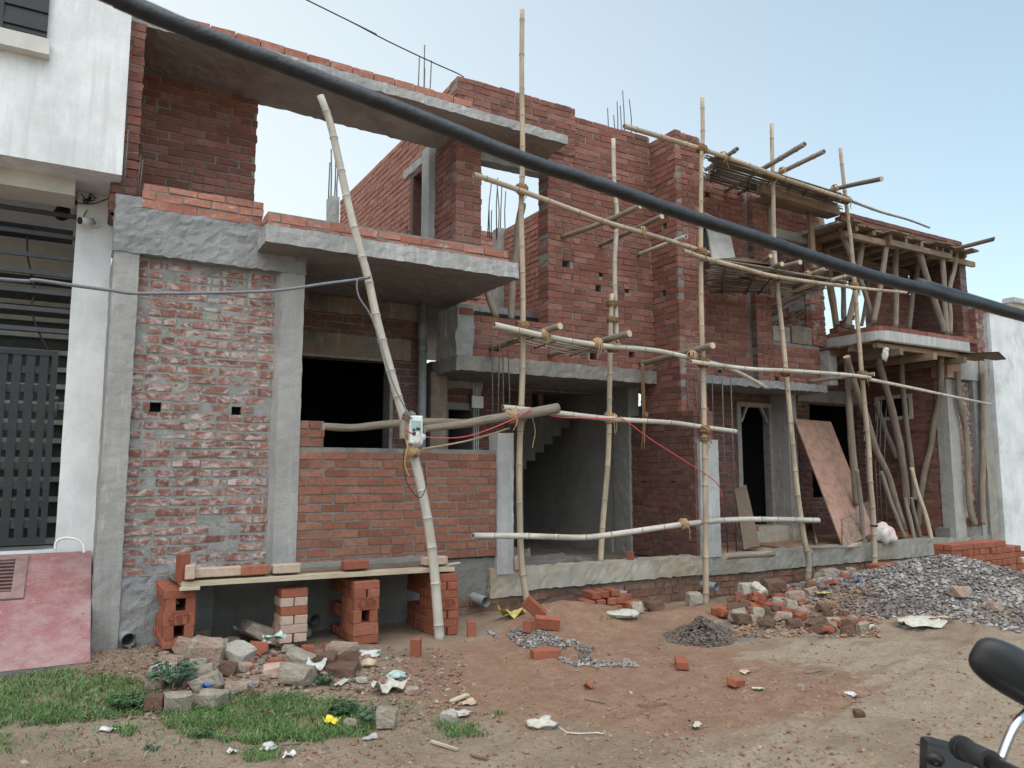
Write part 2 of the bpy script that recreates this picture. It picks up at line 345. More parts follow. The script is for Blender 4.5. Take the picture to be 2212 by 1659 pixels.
# ------------------------------------------------------------------ brickwork
def bricks(mb, O, u, n, W, H, holes=(), T=.11, cz=.085, pitch=.242, seed=1, mb_m=0, mo_m=1, core=True, hdr=.14, jit=1.0, z0off=0, top=None, rec=.010, gap=.0155, vg=.007):
    """wall of separate bricks in mortar. O bottom corner of the front face, u along, n outward. holes in (u0, v0, u1, v1)."""
    r = random.Random(seed); O = V3(O); u = V3(u); n = V3(n); z = V3((0, 0, 1))
    def P(a, b, d): return O + u * a + z * b - n * d
    def hx(a0, a1, b0, b1, d0, d1, m, j=0):
        c = [P(a0, b0, d0), P(a1, b0, d0), P(a1, b0, d1), P(a0, b0, d1), P(a0, b1, d0), P(a1, b1, d0), P(a1, b1, d1), P(a0, b1, d1)]
        if j: c = [p + V3((r.uniform(-j, j), r.uniform(-j, j), r.uniform(-j, j) * .8)) for p in c]
        mb.hexa(c, m)
    if core:
        us = sorted({0.004, W - .004, *[min(max(h[k], .004), W - .004) for h in holes for k in (0, 2)]})
        vs = sorted({0.0, H - .004, *[min(max(h[k], 0), H - .004) for h in holes for k in (1, 3)]})
        for a0, a1 in zip(us, us[1:]):
            for b0, b1 in zip(vs, vs[1:]):
                ca, cb = (a0 + a1) / 2, (b0 + b1) / 2
                if any(h[0] < ca < h[2] and h[1] < cb < h[3] for h in holes): continue
                if top and cb > top(ca): continue
                hx(a0, a1, b0, b1, rec, T - .002, mo_m)
    rows = int((H + .03) / cz)
    for k in range(rows):
        b0 = k * cz + gap / 2 + z0off; b1 = min(b0 + cz - gap, H)
        if b1 - b0 < .02: continue
        x = -(pitch / 2 if k % 2 else 0) - r.uniform(0, .03); cuts = []
        while x < W:
            if r.random() < hdr: cuts += [(x, x + pitch / 2), (x + pitch / 2, x + pitch)]
            else: cuts.append((x, x + pitch))
            x += pitch
        blk = sorted((h[0], h[2]) for h in holes if h[1] < (b0 + b1) / 2 < h[3])
        for c0, c1 in cuts:
            segs = [(c0 + vg, c1 - vg)]
            for h0, h1 in blk:
                segs = [q for s0, s1 in segs for q in ((s0, min(s1, h0)), (max(s0, h1), s1)) if q[1] - q[0] > 0]
            for s0, s1 in segs:
                s0 = max(s0, 0); s1 = min(s1, W)
                if s1 - s0 < .035: continue
                if top and (b0 + b1) / 2 > top((s0 + s1) / 2): continue
                f = r.uniform(-.0035, .0035) * jit
                e0 = r.uniform(-.008, .006); e1 = r.uniform(-.006, .008)
                hx(s0 + e0, s1 + e1, b0 + r.uniform(-.0035, .0035), b1 + r.uniform(-.0035, .0035), f, T, mb_m, .004 * jit)
    return mb
X1 = (1, 0, 0); YN = (0, -1, 0)
def wallY(name, parent, x0, x1, y, z0, z1, mats, holes=(), **kw):     # faces the street
    hs = [(a - x0, c - z0, b - x0, d - z0) for a, b, c, d in holes]
    return bricks(MB(), (x0, y, z0), X1, YN, x1 - x0, z1 - z0, hs, **kw).build(name, mats, parent)
def wallX(name, parent, x, y0, y1, z0, z1, mats, holes=(), **kw):     # faces left (-X)
    hs = [(y1 - b, c - z0, y1 - a, d - z0) for a, b, c, d in holes]
    return bricks(MB(), (x, y1, z0), (0, -1, 0), (-1, 0, 0), y1 - y0, z1 - z0, hs, **kw).build(name, mats, parent)
def rbox(name, parent, mats, *b, **kw): return MB().rough(*b, **kw).build(name, mats, parent)
def pbox(name, parent, mats, *b, **kw): return MB().box(*b, **kw).build(name, mats, parent)
def rebars(name, parent, pts, top, r=.007, lean=.03, ties=()):
    mb = MB()
    for i, (x, y, z) in enumerate(pts):
        t = top[i] if hasattr(top, '__len__') else top
        mb.tube([(x, y, z - .1), (x + R.uniform(-lean, lean) * .4, y + R.uniform(-lean, lean) * .4, (z + t) / 2), (x + R.uniform(-lean, lean), y + R.uniform(-lean, lean), t)], r, 6)
    for z in ties:
        q = [V3((p[0], p[1], z)) for p in pts]; mb.tube(q + [q[0]], r * .6, 5, cap=False)
    return mb.build(name, M_bar, parent)
# ------------------------------------------------------------------ ground
def m_ground():
    t = NT('soil'); a = t.attr('soil').outputs['Color']; sp = t.n('ShaderNodeSeparateColor'); t.l(a, sp.inputs[0])
    n1 = t.noise(1.7, 7, .68); n2 = t.noise(6, 9, .74); n3 = t.noise(34, 5, .7)
    tr = t.noise(2.2, 5, .6, t.vec((.6, 3.0, 1)), .7)
    c = t.mix(t.step(n1, .35, .68), (0.436, 0.323, 0.231), (0.594, 0.469, 0.350))
    red = t.step(t.math('ADD', sp.outputs[0], t.math('MULTIPLY', t.math('SUBTRACT', n2, .5), 1.5)), .38, .60)
    c = t.mix(red, c, t.mix(t.step(n2, .35, .7), (0.442, 0.251, 0.165), (0.594, 0.376, 0.264)))
    pale = t.step(t.math('ADD', sp.outputs[1], t.math('ADD', t.math('MULTIPLY', t.math('SUBTRACT', tr, .5), 1.5), t.math('MULTIPLY', t.math('SUBTRACT', n2, .5), .8))), .42, .62)
    c = t.mix(pale, c, t.mix(t.step(n2, .35, .7), (.56, .43, .30), (.66, .54, .41)))
    gr = t.step(t.math('ADD', sp.outputs[2], t.math('MULTIPLY', t.math('SUBTRACT', n2, .5), 1.4)), .42, .6)
    c = t.mix(gr, c, t.mix(t.step(n3, .35, .7), (0.277, 0.251, 0.222), (0.422, 0.403, 0.376)))
    c = t.mix(t.step(n3, .5, .7, 0, .6), c, (0.224, 0.152, 0.106)); c = t.mix(t.step(t.noise(14, 6, .75), .5, .68, 0, .45), c, (0.475, 0.396, 0.310)); c = t.mix(t.step(t.noise(60, 3, .6), .64, .72, 0, .6), c, (0.607, 0.554, 0.475))
    c = t.mix(t.step(t.noise(.55, 4, .6), .56, .68, 0, .45), c, (0.277, 0.191, 0.139))
    rut = t.noise(3.0, 5, .6, t.vec((.25, 3.2, 1))); t.bump(t.math('ADD', t.math('ADD', t.math('MULTIPLY', n2, 1.4), t.math('MULTIPLY', rut, .8)), t.math('ADD', t.math('MULTIPLY', n3, 1.3), t.math('MULTIPLY', t.noise(95, 4, .7), .7))), 1.0, .05); return t.done(c, .97)
def in_poly(x, y, poly):
    c = False; j = len(poly) - 1
    for i in range(len(poly)):
        if (poly[i][1] > y) != (poly[j][1] > y) and x < (poly[j][0] - poly[i][0]) * (y - poly[i][1]) / (poly[j][1] - poly[i][1]) + poly[i][0]: c = not c
        j = i
    return c
def spread(lo, hi, d, far, g=1.5):
    v = []; x = lo
    while x <= hi: v.append(x); x += d
    s = d; x = lo; L = []
    while x > -far: s *= g; x -= s; L.append(x)
    s = d; x = v[-1]; H = []
    while x < far: s *= g; x += s; H.append(x)
    return L[::-1] + v + H
def make_ground():
    xs = spread(-2.2, 12.5, .048, 900); ys = spread(-6.2, .2, .042, 900); mb = MB(); cols = []
    for y in ys:
        for x in xs:
            near = -3 < x < 14 and -7 < y < 2
            mb.v.append(V3((x, y, gz(x, y) if near else 0.0)))
            if near:
                d = lambda cx, cy, rx, ry: max(0, 1 - math.hypot((x - cx) / rx, (y - cy) / ry))
                red = min(1, 1.5 * d(3.6, -2.4, 2.3, 2.0) + 1.3 * d(5.2, -1.0, 1.8, .9) + .9 * d(4.4, -3.6, 1.6, .8) + 1.1 * d(6.6, -.7, 1.2, .6))
                pale = min(1, 1.3 * d(6.8, -4.2, 3.2, 1.15) + 1.2 * d(3.4, -4.6, 2.6, .75) + .9 * d(5.6, -3.0, 1.6, .7) + .8 * d(10, -4, 3, 2) + .6 * d(1.6, -4.5, 1.6, .6) + .9 * d(4.3, -5.1, 4, 1.0))
                gr = min(1, 1.5 * d(5.7, -1.95, 1.5, .55) + 1.2 * d(8.5, -2, 2.2, 1.6) + .8 * d(2.0, -.1, 2.2, .6) + .7 * d(.2, -3.4, 1.5, .8) + .8 * d(6.2, -2.6, .9, .3))
            else: red, pale, gr = 0, .5, 0
            cols += [red, pale, gr, 1]
    W = len(xs)
    for j in range(len(ys) - 1):
        for i in range(W - 1): mb.face((j * W + i, j * W + i + 1, j * W + W + i + 1, j * W + W + i), 0, True)
    o = mb.build('ground', m_ground(), origin=(0, 0, 0)); ca = o.data.color_attributes.new('soil', 'FLOAT_COLOR', 'POINT'); ca.data.foreach_set('color', cols)
    struct(o); return o
make_ground()
# ================================================================== LEFT HOUSE
H1 = thing('brick_house', 'unfinished two storey brick house with open loggia and porch, beside the white house', 'house', (3.6, 1.5, 0))
BO = [B_old, M_mort]; BF = [B_fresh, M_mort]; BP = [B_panel, M_mortl]; BD = [B_dark, M_mortd]; BM = [B_mud, M_mortm]; BL = [B_pale, M_mort]
rbox('column', H1, C_col, .25, .452, 0, .9, -.15, 3.44, step=.06, amp=.007, seed=1)
rbox('column', H1, C_col, 1.70, 1.92, 0, .22, .60, 3.44, step=.06, amp=.005, seed=2)
MB().poly([(1.66, .09, .62), (1.70, 0, .62), (1.70, 0, 3.44), (1.66, .09, 3.44)]).build('column_chamfer', C_col, H1)
rbox('concrete_beam', H1, C_rough, .24, 1.93, -.012, .3, 3.43, 3.85, step=.035, amp=.014, seed=3, frq=13)
wallY('brick_wall', H1, .45, 1.68, .085, .60, 3.44, BP, [(.60, .70, 2.03, 2.12), (1.30, 1.39, 2.02, 2.11)], seed=3, T=.09, jit=1.3, hdr=.3, rec=.0045, gap=.024, vg=.011)
pbox('room', H1, M_blk, .46, 1.69, .20, .3, .6, 3.4)  # black backing slab, painted darkness behind the wall holes
rbox('plinth', H1, C_rough, .24, 1.2, .02, .4, -.2, .60, step=.05, amp=.014, seed=5, frq=10)
rbox('plinth', H1, C_wet, 1.2, 4.36, .05, .4, -.2, .585, step=.05, amp=.012, seed=6)
rbox('plinth', H1, C_plin, 4.0, 4.42, -.01, .3, .16, .46, step=.05, amp=.012, seed=7)
# infill parapet of the porch
wallY('porch_parapet', H1, 1.92, 4.08, .01, .60, 1.745, BF, seed=12, T=.11, jit=.8, hdr=.06, gap=.018, vg=.009, pitch=.245)
wallY('porch_parapet', H1, 1.92, 2.16, .012, 1.745, 2.0, BF, seed=13, T=.11, hdr=.8)
rbox('column', H1, C_white, 4.08, 4.28, -.02, .18, .40, 1.93, step=.06, amp=.006, seed=8)
q = [(4.11, .02, 1.93), (4.25, .02, 1.93), (4.25, .15, 1.93), (4.11, .15, 1.93), (4.18, .02, 1.93)]
rebars('rebar', H1, q[:4], [2.92, 2.88, 2.85, 2.95], .0075, .02, ties=(2.06,))
# porch: back wall, ceiling slab, window, passage
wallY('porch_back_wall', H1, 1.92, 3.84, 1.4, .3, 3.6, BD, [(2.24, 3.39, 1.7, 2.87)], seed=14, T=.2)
rbox('lintel', H1, C_stain, 2.0, 3.62, 1.375, 1.5, 2.87, 3.13, step=.06, amp=.01, seed=9)
rbox('lintel_cement', H1, C_stain, 1.95, 3.84, 1.385, 1.5, 3.38, 3.58, step=.05, amp=.014, seed=19)
MB().box(2.24, 2.27, 1.37, 1.6, 1.7, 2.87).box(3.35, 3.39, 1.37, 1.6, 1.7, 2.87).box(2.24, 3.39, 1.38, 1.6, 2.84, 2.87).build('window_frame', M_frame, H1)
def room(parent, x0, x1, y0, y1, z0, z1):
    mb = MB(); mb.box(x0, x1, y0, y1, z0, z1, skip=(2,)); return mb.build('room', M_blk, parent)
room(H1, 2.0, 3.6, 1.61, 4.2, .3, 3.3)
rbox('column', H1, C_stain, 3.86, 4.08, 1.3, 1.5, .3, 2.74, step=.06, amp=.01, seed=10)
MB().tube([(3.73, 1.27, .3), (3.73, 1.27, 3.6)], .052, 16).tube([(3.73, 1.27, 3.12), (3.73, 1.27, 3.35)], .060, 16).tube([(3.73, 1.27, 2.98), (3.73, 1.27, 3.06)], .060, 16).build('downpipe', M_dpipe, H1)
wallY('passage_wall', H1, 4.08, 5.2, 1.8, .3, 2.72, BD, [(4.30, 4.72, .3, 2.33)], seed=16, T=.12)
rbox('lintel_cement', H1, C_rough, 4.1, 4.85, 1.775, 1.9, 2.62, 2.74, step=.04, amp=.018, seed=11)
rbox('lintel', H1, C_plast, 4.26, 4.80, 1.785, 1.9, 2.33, 2.42, step=.06, amp=.005)
MB().box(4.30, 4.33, 1.78, 1.95, .3, 2.33).box(4.69, 4.72, 1.78, 1.95, .3, 2.33).build('door_frame', M_frame, H1)
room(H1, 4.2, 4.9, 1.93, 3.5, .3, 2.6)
pb = MB().box(4.66, 4.83, 1.74, 1.79, 2.36, 2.52).build('switch_box', M_plw, H1)
MB().box(4.64, 4.85, 1.765, 1.795, 2.34, 2.545).build('box_rim', M_plk, pb)
mb = MB()
for k in range(3): mb.tube([(4.71 + .03 * k, 1.77, .35), (4.71 + .03 * k, 1.77, 2.36)], .009, 6)
for k in range(6): mb.tube([(4.69 + .022 * k, 1.77, 2.52), (4.68 + .026 * k, 1.765, 2.74)], .009, 6)
mb.build('conduit', M_whitef, H1)
def slab(parent, name, x0, x1, y0, y1, zt, th, msof, mf, seed=0, amp=.01, zt1=None):
    zt1 = zt if zt1 is None else zt1; mb = MB(); mb.rough(x0, x1, y0, y1, zt - th, zt, 0, step=.05, amp=amp, seed=seed, frq=12)
    for p in mb.v: p.z += (zt1 - zt) * (p.x - x0) / (x1 - x0)
    nf = len(mb.f)
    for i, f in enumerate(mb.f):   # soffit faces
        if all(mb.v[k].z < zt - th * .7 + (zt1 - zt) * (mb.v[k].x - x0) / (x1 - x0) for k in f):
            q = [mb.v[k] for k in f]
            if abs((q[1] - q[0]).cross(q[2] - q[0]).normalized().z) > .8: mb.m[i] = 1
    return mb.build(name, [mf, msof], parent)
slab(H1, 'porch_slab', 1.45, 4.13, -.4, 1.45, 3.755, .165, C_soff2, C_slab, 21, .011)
# brick courses on the beam and on the porch slab
wallY('loggia_parapet', H1, .45, 1.50, -.005, 3.85, 4.085, BL, seed=22, T=.11, jit=1.6, hdr=.1)
wallY('loggia_parapet', H1, 1.50, 4.10, -.22, 3.76, 3.945, BL, seed=23, T=.22, jit=1.6, hdr=.1)
rbox('slab_edge_block', H1, C_rough, .24, .45, 0, .25, 3.85, 3.95, step=.05, amp=.01, seed=24)
rebars('rebar', H1, [(.3, .02, 3.95), (.42, .02, 3.95), (.3, .18, 3.95), (.42, .18, 3.95)], [4.55, 4.3, 4.5, 4.4], .006, .02, ties=(4.0,))
wallX('side_wall', H1, .2, .25, 1.2, 3.85, 5.72, BO, seed=25, T=.2)
wallY('side_wall_end', H1, .2, .41, .24, 3.85, 5.72, BO, seed=26, T=.12, jit=2, hdr=.6)
wallY('loggia_back_wall', H1, .4, 1.64, 1.2, 3.75, 5.72, BO, seed=27, T=.22)
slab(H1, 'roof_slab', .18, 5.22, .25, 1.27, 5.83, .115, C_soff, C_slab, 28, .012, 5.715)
mb = MB()
for k in range(14): x = .5 + .242 * k; zz = 5.835 - .0228 * (x - .18); mb.box(x, x + .232, .26, .37, zz, zz + .078, jit=.004)
mb.build('roof_brick_course', B_pale, H1)
wallY('roof_parapet', H1, 3.90, 5.655, .70, 5.70, 6.37, BO, seed=29, T=.22, jit=1.3, hdr=.25)
wallX('roof_parapet_return', H1, 3.90, .92, 1.6, 5.76, 6.36, BL, seed=30, T=.2, jit=1.5)
wq = [(3.35, .62, 5.76), (3.42, .62, 5.76), (3.50, .8, 5.76), (3.58, .8, 5.76)]
rebars('rebar', H1, wq, [6.42, 6.58, 6.40, 6.52], .007, .01)
# upper right part: pier, window gap, main upper wall
wallY('pier', H1, 3.92, 4.27, .75, 3.6, 5.70, BO, seed=31, T=.115, hdr=.4)
wallX('pier_side', H1, 3.92, .866, 1.38, 3.6, 5.70, BO, seed=32, T=.2)
rbox('column', H1, C_slab, 3.835, 4.1, 1.385, 1.62, 3.6, 5.72, step=.06, amp=.006, seed=33)
rbox('lintel', H1, C_rough, 4.27, 5.4, .77, .95, 5.39, 5.52, step=.06, amp=.01, seed=34)
wallY('wall_over_window', H1, 4.27, 5.24, .76, 5.52, 5.75, BO, seed=35, T=.15)
wallY('upper_wall', H1, 5.24, 5.64, .735, 2.895, 5.72, BO, [(5.46, 5.58, 4.17, 4.26)], seed=36, T=.235, hdr=.3)
wallY('upper_wall', H1, 5.64, 7.0, .75, 2.895, 6.29, BO, [(6.0, 6.1, 3.9, 4.0), (6.55, 6.65, 3.05, 3.14), (5.9, 6.0, 2.98, 3.07), (6.05, 6.13, 4.12, 4.2), (6.5, 6.58, 3.95, 4.03)], seed=37, T=.235)
wallY('window_parapet', H1, 4.15, 5.24, .74, 2.895, 3.40, BO, [(4.45, 4.55, 2.95, 3.03)], seed=38, T=.2)
rbox('balcony_end_block', H1, C_slab, 3.93, 4.155, .725, 1.3, 2.88, 3.50, step=.05, amp=.02, seed=39)
MB().box(3.96, 4.14, .705, .8, 3.38, 3.46, jit=.006).build('end_brick', B_fresh, H1)
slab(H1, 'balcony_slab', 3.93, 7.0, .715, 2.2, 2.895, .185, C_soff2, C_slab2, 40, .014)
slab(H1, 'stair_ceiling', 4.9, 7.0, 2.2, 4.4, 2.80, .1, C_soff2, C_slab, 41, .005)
# fin wall between the houses
wallX('fin_wall', H1, 7.0, .24, 1.0, 2.3, 6.22, BO, [(.45, .54, 4.85, 4.94), (.5, .6, 3.9, 4.0)], seed=42, T=.11)
wallX('fin_wall', H1, 7.0, .02, 1.3, .35, 2.3, BD, [(1.0, 1.08, 1.33, 1.41), (.40, .48, 1.33, 1.41)], seed=43, T=.11)
wallY('fin_wall_front', H1, 7.11, 7.48, .24, 2.3, 6.19, BO, seed=44, T=.6, hdr=.5, jit=1.5)
wallY('fin_wall_front', H1, 7.11, 7.36, .02, 1.9, 2.3, BO, seed=45, T=.3, hdr=.8)
pbox('fin_core', H1, M_mortd, 7.115, 7.40, .30, 1.3, .3, 2.29)
rbox('column', H1, C_plast, 6.96, 7.15, 1.3, 1.66, .3, 2.72, step=.07, amp=.008, seed=46)
rebars('rebar', H1, [(6.5, .85, 6.28), (6.62, .85, 6.28), (6.74, .85, 6.28), (6.56, 1.0, 6.28), (6.68, 1.0, 6.28), (6.45, 1.0, 6.28)], [6.75, 6.95, 6.85, 6.62, 6.8, 6.7], .007, .02)
# stair hall
MB().box(7.0, 7.1, 1.66, 4.4, .3, 2.75).build('plaster_wall', C_plast, H1)
MB().box(4.7, 7.0, 4.3, 4.4, .3, 2.75).box(4.7, 4.8, 1.95, 4.3, .3, 2.75).build('plaster_wall', C_plast, H1)
MB().box(6.93, 7.0, 1.7, 4.3, .3, .62).build('skirting', C_plast, H1)
mb = MB()
for k in range(8):
    p = V3((5.55 + .155 * k, 0, 1.44 + .125 * k)); mb.box(4.8, p.x + .17, 2.35, 3.2, p.z - .02, p.z + .105)
mb.build('staircase', C_steps, H1)
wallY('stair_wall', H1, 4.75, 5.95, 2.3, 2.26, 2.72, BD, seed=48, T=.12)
MB().box(6.25, 6.33, 2.6, 2.64, 2.0, 2.72).build('plank', M_board, H1)
mb = MB(); mb.rough(4.3, 7.1, .24, 4.4, .1, .34, step=.12, amp=.03, seed=50, frq=3); mb.build('hall_floor', M_mortm, H1)
MB().rough(4.3, 5.7, .5, 1.15, .33, .44, step=.08, amp=.03, seed=51).build('floor_slab', C_wet, H1)
MB().rough(4.3, 5.3, 1.3, 1.8, .33, .5, step=.08, amp=.04, seed=52).build('floor_slab', C_wet, H1)
rbox('plinth_band', H1, C_plin, 4.40, 7.06, -.02, .22, .215, .445, step=.05, amp=.014, seed=53)
wallY('plinth_brickwork', H1, 4.40, 7.06, .02, -.25, .22, BM, seed=54, T=.2, jit=2, hdr=.3)
wallY('plinth_brickwork', H1, 3.3, 4.40, .012, -.25, .20, BM, seed=55, T=.1, jit=2, hdr=.3)
rbox('column', H1, C_white, 7.05, 7.375, -.03, .3, .42, 1.92, step=.06, amp=.006, seed=56)
rebars('rebar', H1, [(7.09, 0, 1.92), (7.33, 0, 1.92), (7.33, .22, 1.92), (7.09, .22, 1.92), (7.2, 0, 1.92), (7.25, .2, 1.92)], [2.8, 2.85, 2.75, 2.72, 2.9, 2.7], .008, .03)
rebars('rebar', H1, [(7.50, -.02, .5), (7.66, -.02, .5)], [2.75, 2.8], .009, .05, ties=[.62 + .2 * k for k in range(8)])
# rear roof terrace wall with door, seen through the loggia
wallX('terrace_wall', H1, 3.9, 1.63, 5.4, 3.7, 6.26, BL, [(1.62, 2.17, 3.7, 5.6), (2.25, 2.33, 4.75, 4.9)], seed=60, T=.22)
rbox('lintel', H1, C_slab, 3.885, 4.1, 1.64, 2.4, 5.61, 5.73, step=.07, amp=.008, seed=61)
MB().box(3.9, 4.12, 2.07, 2.17, 3.7, 5.60).box(3.9, 4.12, 1.65, 2.07, 5.53, 5.60).build('door_frame', M_brown, H1)
rpx = aY(935, 466, 5.6).x
wallY('terrace_rear_parapet', H1, 4.12, rpx, 5.6, 4.6, aY(900, 466, 5.6).z, BL, seed=66, T=.2)
wallY('terrace_rear_parapet', H1, rpx, aY(1078, 500, 5.6).x, 5.6, 4.6, aY(1058, 500, 5.6).z, BL, seed=62, T=.2)
rbox('column', H1, C_slab, 3.74, 3.9, 5.45, 5.7, 3.7, 6.33, step=.09, amp=.006, seed=63)
rebars('rebar', H1, [(3.76, 5.5, 6.3), (3.87, 5.5, 6.3), (3.76, 5.65, 6.3), (3.87, 5.65, 6.3)], [7.2, 6.8, 7.0, 7.1], .012, .03)
wallX('terrace_wall', H1, 6.0, .99, 3.25, 2.9, 5.47, BL, [(1.8, 1.9, 4.1, 4.2)], seed=64, T=.2)
rbox('column', H1, C_slab, 5.9, 6.1, 3.26, 3.46, 3.7, 5.49, step=.09, amp=.006, seed=65)
rebars('rebar', H1, [(5.72 + .055 * k, 3.3 + .04 * (k % 3), 5.4) for k in range(7)], [6.0, 6.3, 5.8, 6.35, 6.2, 6.25, 6.15], .009, .05)
MB().box(3.9, 6.35, 1.46, 5.9, 3.62, 3.7).box(.4, 3.9, 1.46, 6.4, 3.62, 3.7).build('terrace_floor', C_slab, H1)
# ================================================================== RIGHT HOUSE
H2 = thing('brick_house', 'unfinished brick house with propped balcony formwork, beside the flaking white wall', 'house', (10.4, 1.5, 0))
wallY('upper_wall', H2, 7.48, 8.87, .75, 2.87, 5.95, BO, [(8.2, 8.3, 2.92, 3.0), (8.05, 8.15, 5.6, 5.7)], seed=70, T=.23)
pbox('wall_groove', H2, M_mortd, 8.87, 8.99, .80, .95, 2.87, 5.9)
wallY('upper_wall', H2, 8.99, 9.33, .70, 2.87, 5.9, BO, seed=71, T=.23, hdr=.3)
wallY('window_parapet', H2, 9.33, 10.42, .70, 2.87, 3.52, BO, [(9.35, 9.45, 2.9, 2.98)], seed=72, T=.2)
rbox('sill_block', H2, C_plast, 9.34, 9.72, .70, .9, 3.52, 3.76, step=.07, amp=.008, seed=73)
rbox('sill_block', H2, C_stain, 9.76, 10.22, .69, .9, 3.52, 3.80, step=.07, amp=.008, seed=74)
wallX('window_reveal', H2, 10.24, .82, 1.6, 3.3, 5.55, BD, seed=75, T=.11, jit=5)
wallY('pier', H2, 10.24, 10.57, .69, 3.52, 5.55, BO, seed=76, T=.11, jit=3, hdr=.6)
rbox('lintel', H2, C_plast, 9.33, 10.57, .71, .95, 5.20, 5.35, step=.07, amp=.008, seed=77)
wallY('wall_over_window', H2, 9.33, 10.57, .72, 5.35, 5.86, BO, seed=78, T=.2)
rbox('column', H2, C_slab, 9.72, 10.0, 1.5, 1.7, 3.2, 4.3, step=.09, amp=.006, seed=79)
slab(H2, 'porch_slab', 7.45, 10.42, .6, 2.2, 2.875, .115, C_soff2, C_rough, 80, .018)
wallY('entrance_wall', H2, 7.4, 10.1, 1.4, .3, 2.76, BD, [(9.20, 10.0, .66, 2.62)], seed=81, T=.15)
mb = MB().box(9.20, 9.29, 1.36, 1.5, .66, 2.62).box(9.93, 10.0, 1.36, 1.5, .66, 2.62).box(9.29, 9.93, 1.36, 1.5, 2.55, 2.62)
mb.hexa([(9.29, 1.37, 2.30), (9.33, 1.37, 2.30), (9.33, 1.42, 2.30), (9.29, 1.42, 2.30), (9.42, 1.37, 2.55), (9.47, 1.37, 2.55), (9.47, 1.42, 2.55), (9.42, 1.42, 2.55)])
mb.hexa([(9.89, 1.37, 2.30), (9.93, 1.37, 2.30), (9.93, 1.42, 2.30), (9.89, 1.42, 2.30), (9.75, 1.37, 2.55), (9.80, 1.37, 2.55), (9.80, 1.42, 2.55), (9.75, 1.42, 2.55)])
mb.build('door_frame', M_frame, H2)
room(H2, 9.0, 10.1, 1.56, 4, .3, 2.7)
rbox('door_step', H2, C_plin, 9.15, 10.05, 1.1, 1.4, .3, .66, step=.07, amp=.01, seed=82)
rbox('column', H2, C_col, 10.0, 10.2, 1.04, 1.4, .60, 2.76, step=.07, amp=.006, seed=83)
rbox('column_base', H2, C_plin, 9.97, 10.24, 1.0, 1.4, .3, .62, step=.07, amp=.01, seed=84)
wallY('porch_back_wall', H2, 10.2, 12.7, 1.6, .3, 3.4, BD, [(11.22, 12.52, 1.06, 2.72)], seed=85, T=.15)
room(H2, 11.0, 12.69, 1.76, 4, .3, 3)
rbox('lintel', H2, C_plast, 10.9, 12.68, 1.57, 1.7, 2.73, 2.95, step=.08, amp=.01, seed=86)
wallX('porch_side_wall', H2, 12.68, .2, 1.58, .45, 3.4, BO, [(.62, 1.33, 2.42, 2.86), (.33, .40, 1.72, 1.79)], seed=87, T=.12)
MB().box(12.655, 12.74, .62, .68, 2.42, 2.86).box(12.655, 12.74, 1.27, 1.33, 2.42, 2.86).box(12.655, 12.74, .68, 1.27, 2.42, 2.48).box(12.655, 12.74, .68, 1.27, 2.80, 2.86).build('window_frame', M_whitef, H2)
pbox('room', H2, M_blk, 12.80, 12.85, .2, 1.5, 2.3, 3.0)  # thin black sheet, painted darkness behind the small window
rbox('column', H2, C_col, 12.66, 12.96, -.01, .2, .40, 3.06, step=.07, amp=.005, seed=88)
wallY('brick_wall', H2, 12.96, 13.42, .06, .5, 3.05, BP, seed=89, T=.1)
rbox('column', H2, C_rough, 13.42, 13.56, -.02, .2, .2, 3.06, step=.08, amp=.008, seed=90)
rbox('column', H2, C_plin2, 13.6, 13.84, -.06, .2, .1, 3.42, step=.08, amp=.01, seed=91)
rbox('concrete_beam', H2, C_white, 12.98, 13.62, -.03, .2, 3.07, 3.45, step=.08, amp=.008, seed=92)
wallY('beam_brick_course', H2, 13.1, 13.66, -.02, 3.45, 3.55, BO, seed=93, T=.2)
rbox('plinth_band', H2, C_plin2, 7.06, 13.7, -.015, .25, .19, .44, step=.06, amp=.013, seed=94)
rbox('plinth_step', H2, C_wet, 12.5, 13.7, .0, .25, .44, .6, step=.06, amp=.012, seed=95)
wallY('plinth_brickwork', H2, 7.06, 13.7, .02, -.25, .20, BM, seed=96, T=.2, jit=2, hdr=.5)
MB().rough(7.15, 13.7, .2, 1.65, .1, .425, step=.12, amp=.02, seed=97, frq=4).build('porch_floor', m_plain('porch_soil', (.26, .15, .10), .95, var=.4, sc=6, bump=.5), H2)
# balcony slab with rounded front corner, brick course on it
def bal_outline(x0, x1, y0, y1, r):
    pts = [(x0, y1)]
    for k in range(7): a = math.pi + math.pi / 2 * k / 6; pts.append((x0 + r + r * math.cos(a), y0 + r + r * math.sin(a)))
    return pts + [(x1, y0), (x1, y1)]
def prism(mb, pts, z0, z1, m=0):
    n = len(pts); b = len(mb.v); mb.v += [V3((x, y, z0)) for x, y in pts] + [V3((x, y, z1)) for x, y in pts]
    for i in range(n): j = (i + 1) % n; mb.face((b + i, b + j, b + n + j, b + n + i), m)
    mb.face([b + k for k in reversed(range(n))], m); mb.face([b + n + k for k in range(n)], m); return mb
prism(MB(), bal_outline(10.58, 12.95, -.27, 2.2, .25), 3.485, 3.655).build('balcony_slab', C_white, H2)
mb = MB()
ol = [(10.62, 2.1)] + bal_outline(10.62, 13.3, -.24, 2.2, .24)[1:8] + [(13.3, -.24)]
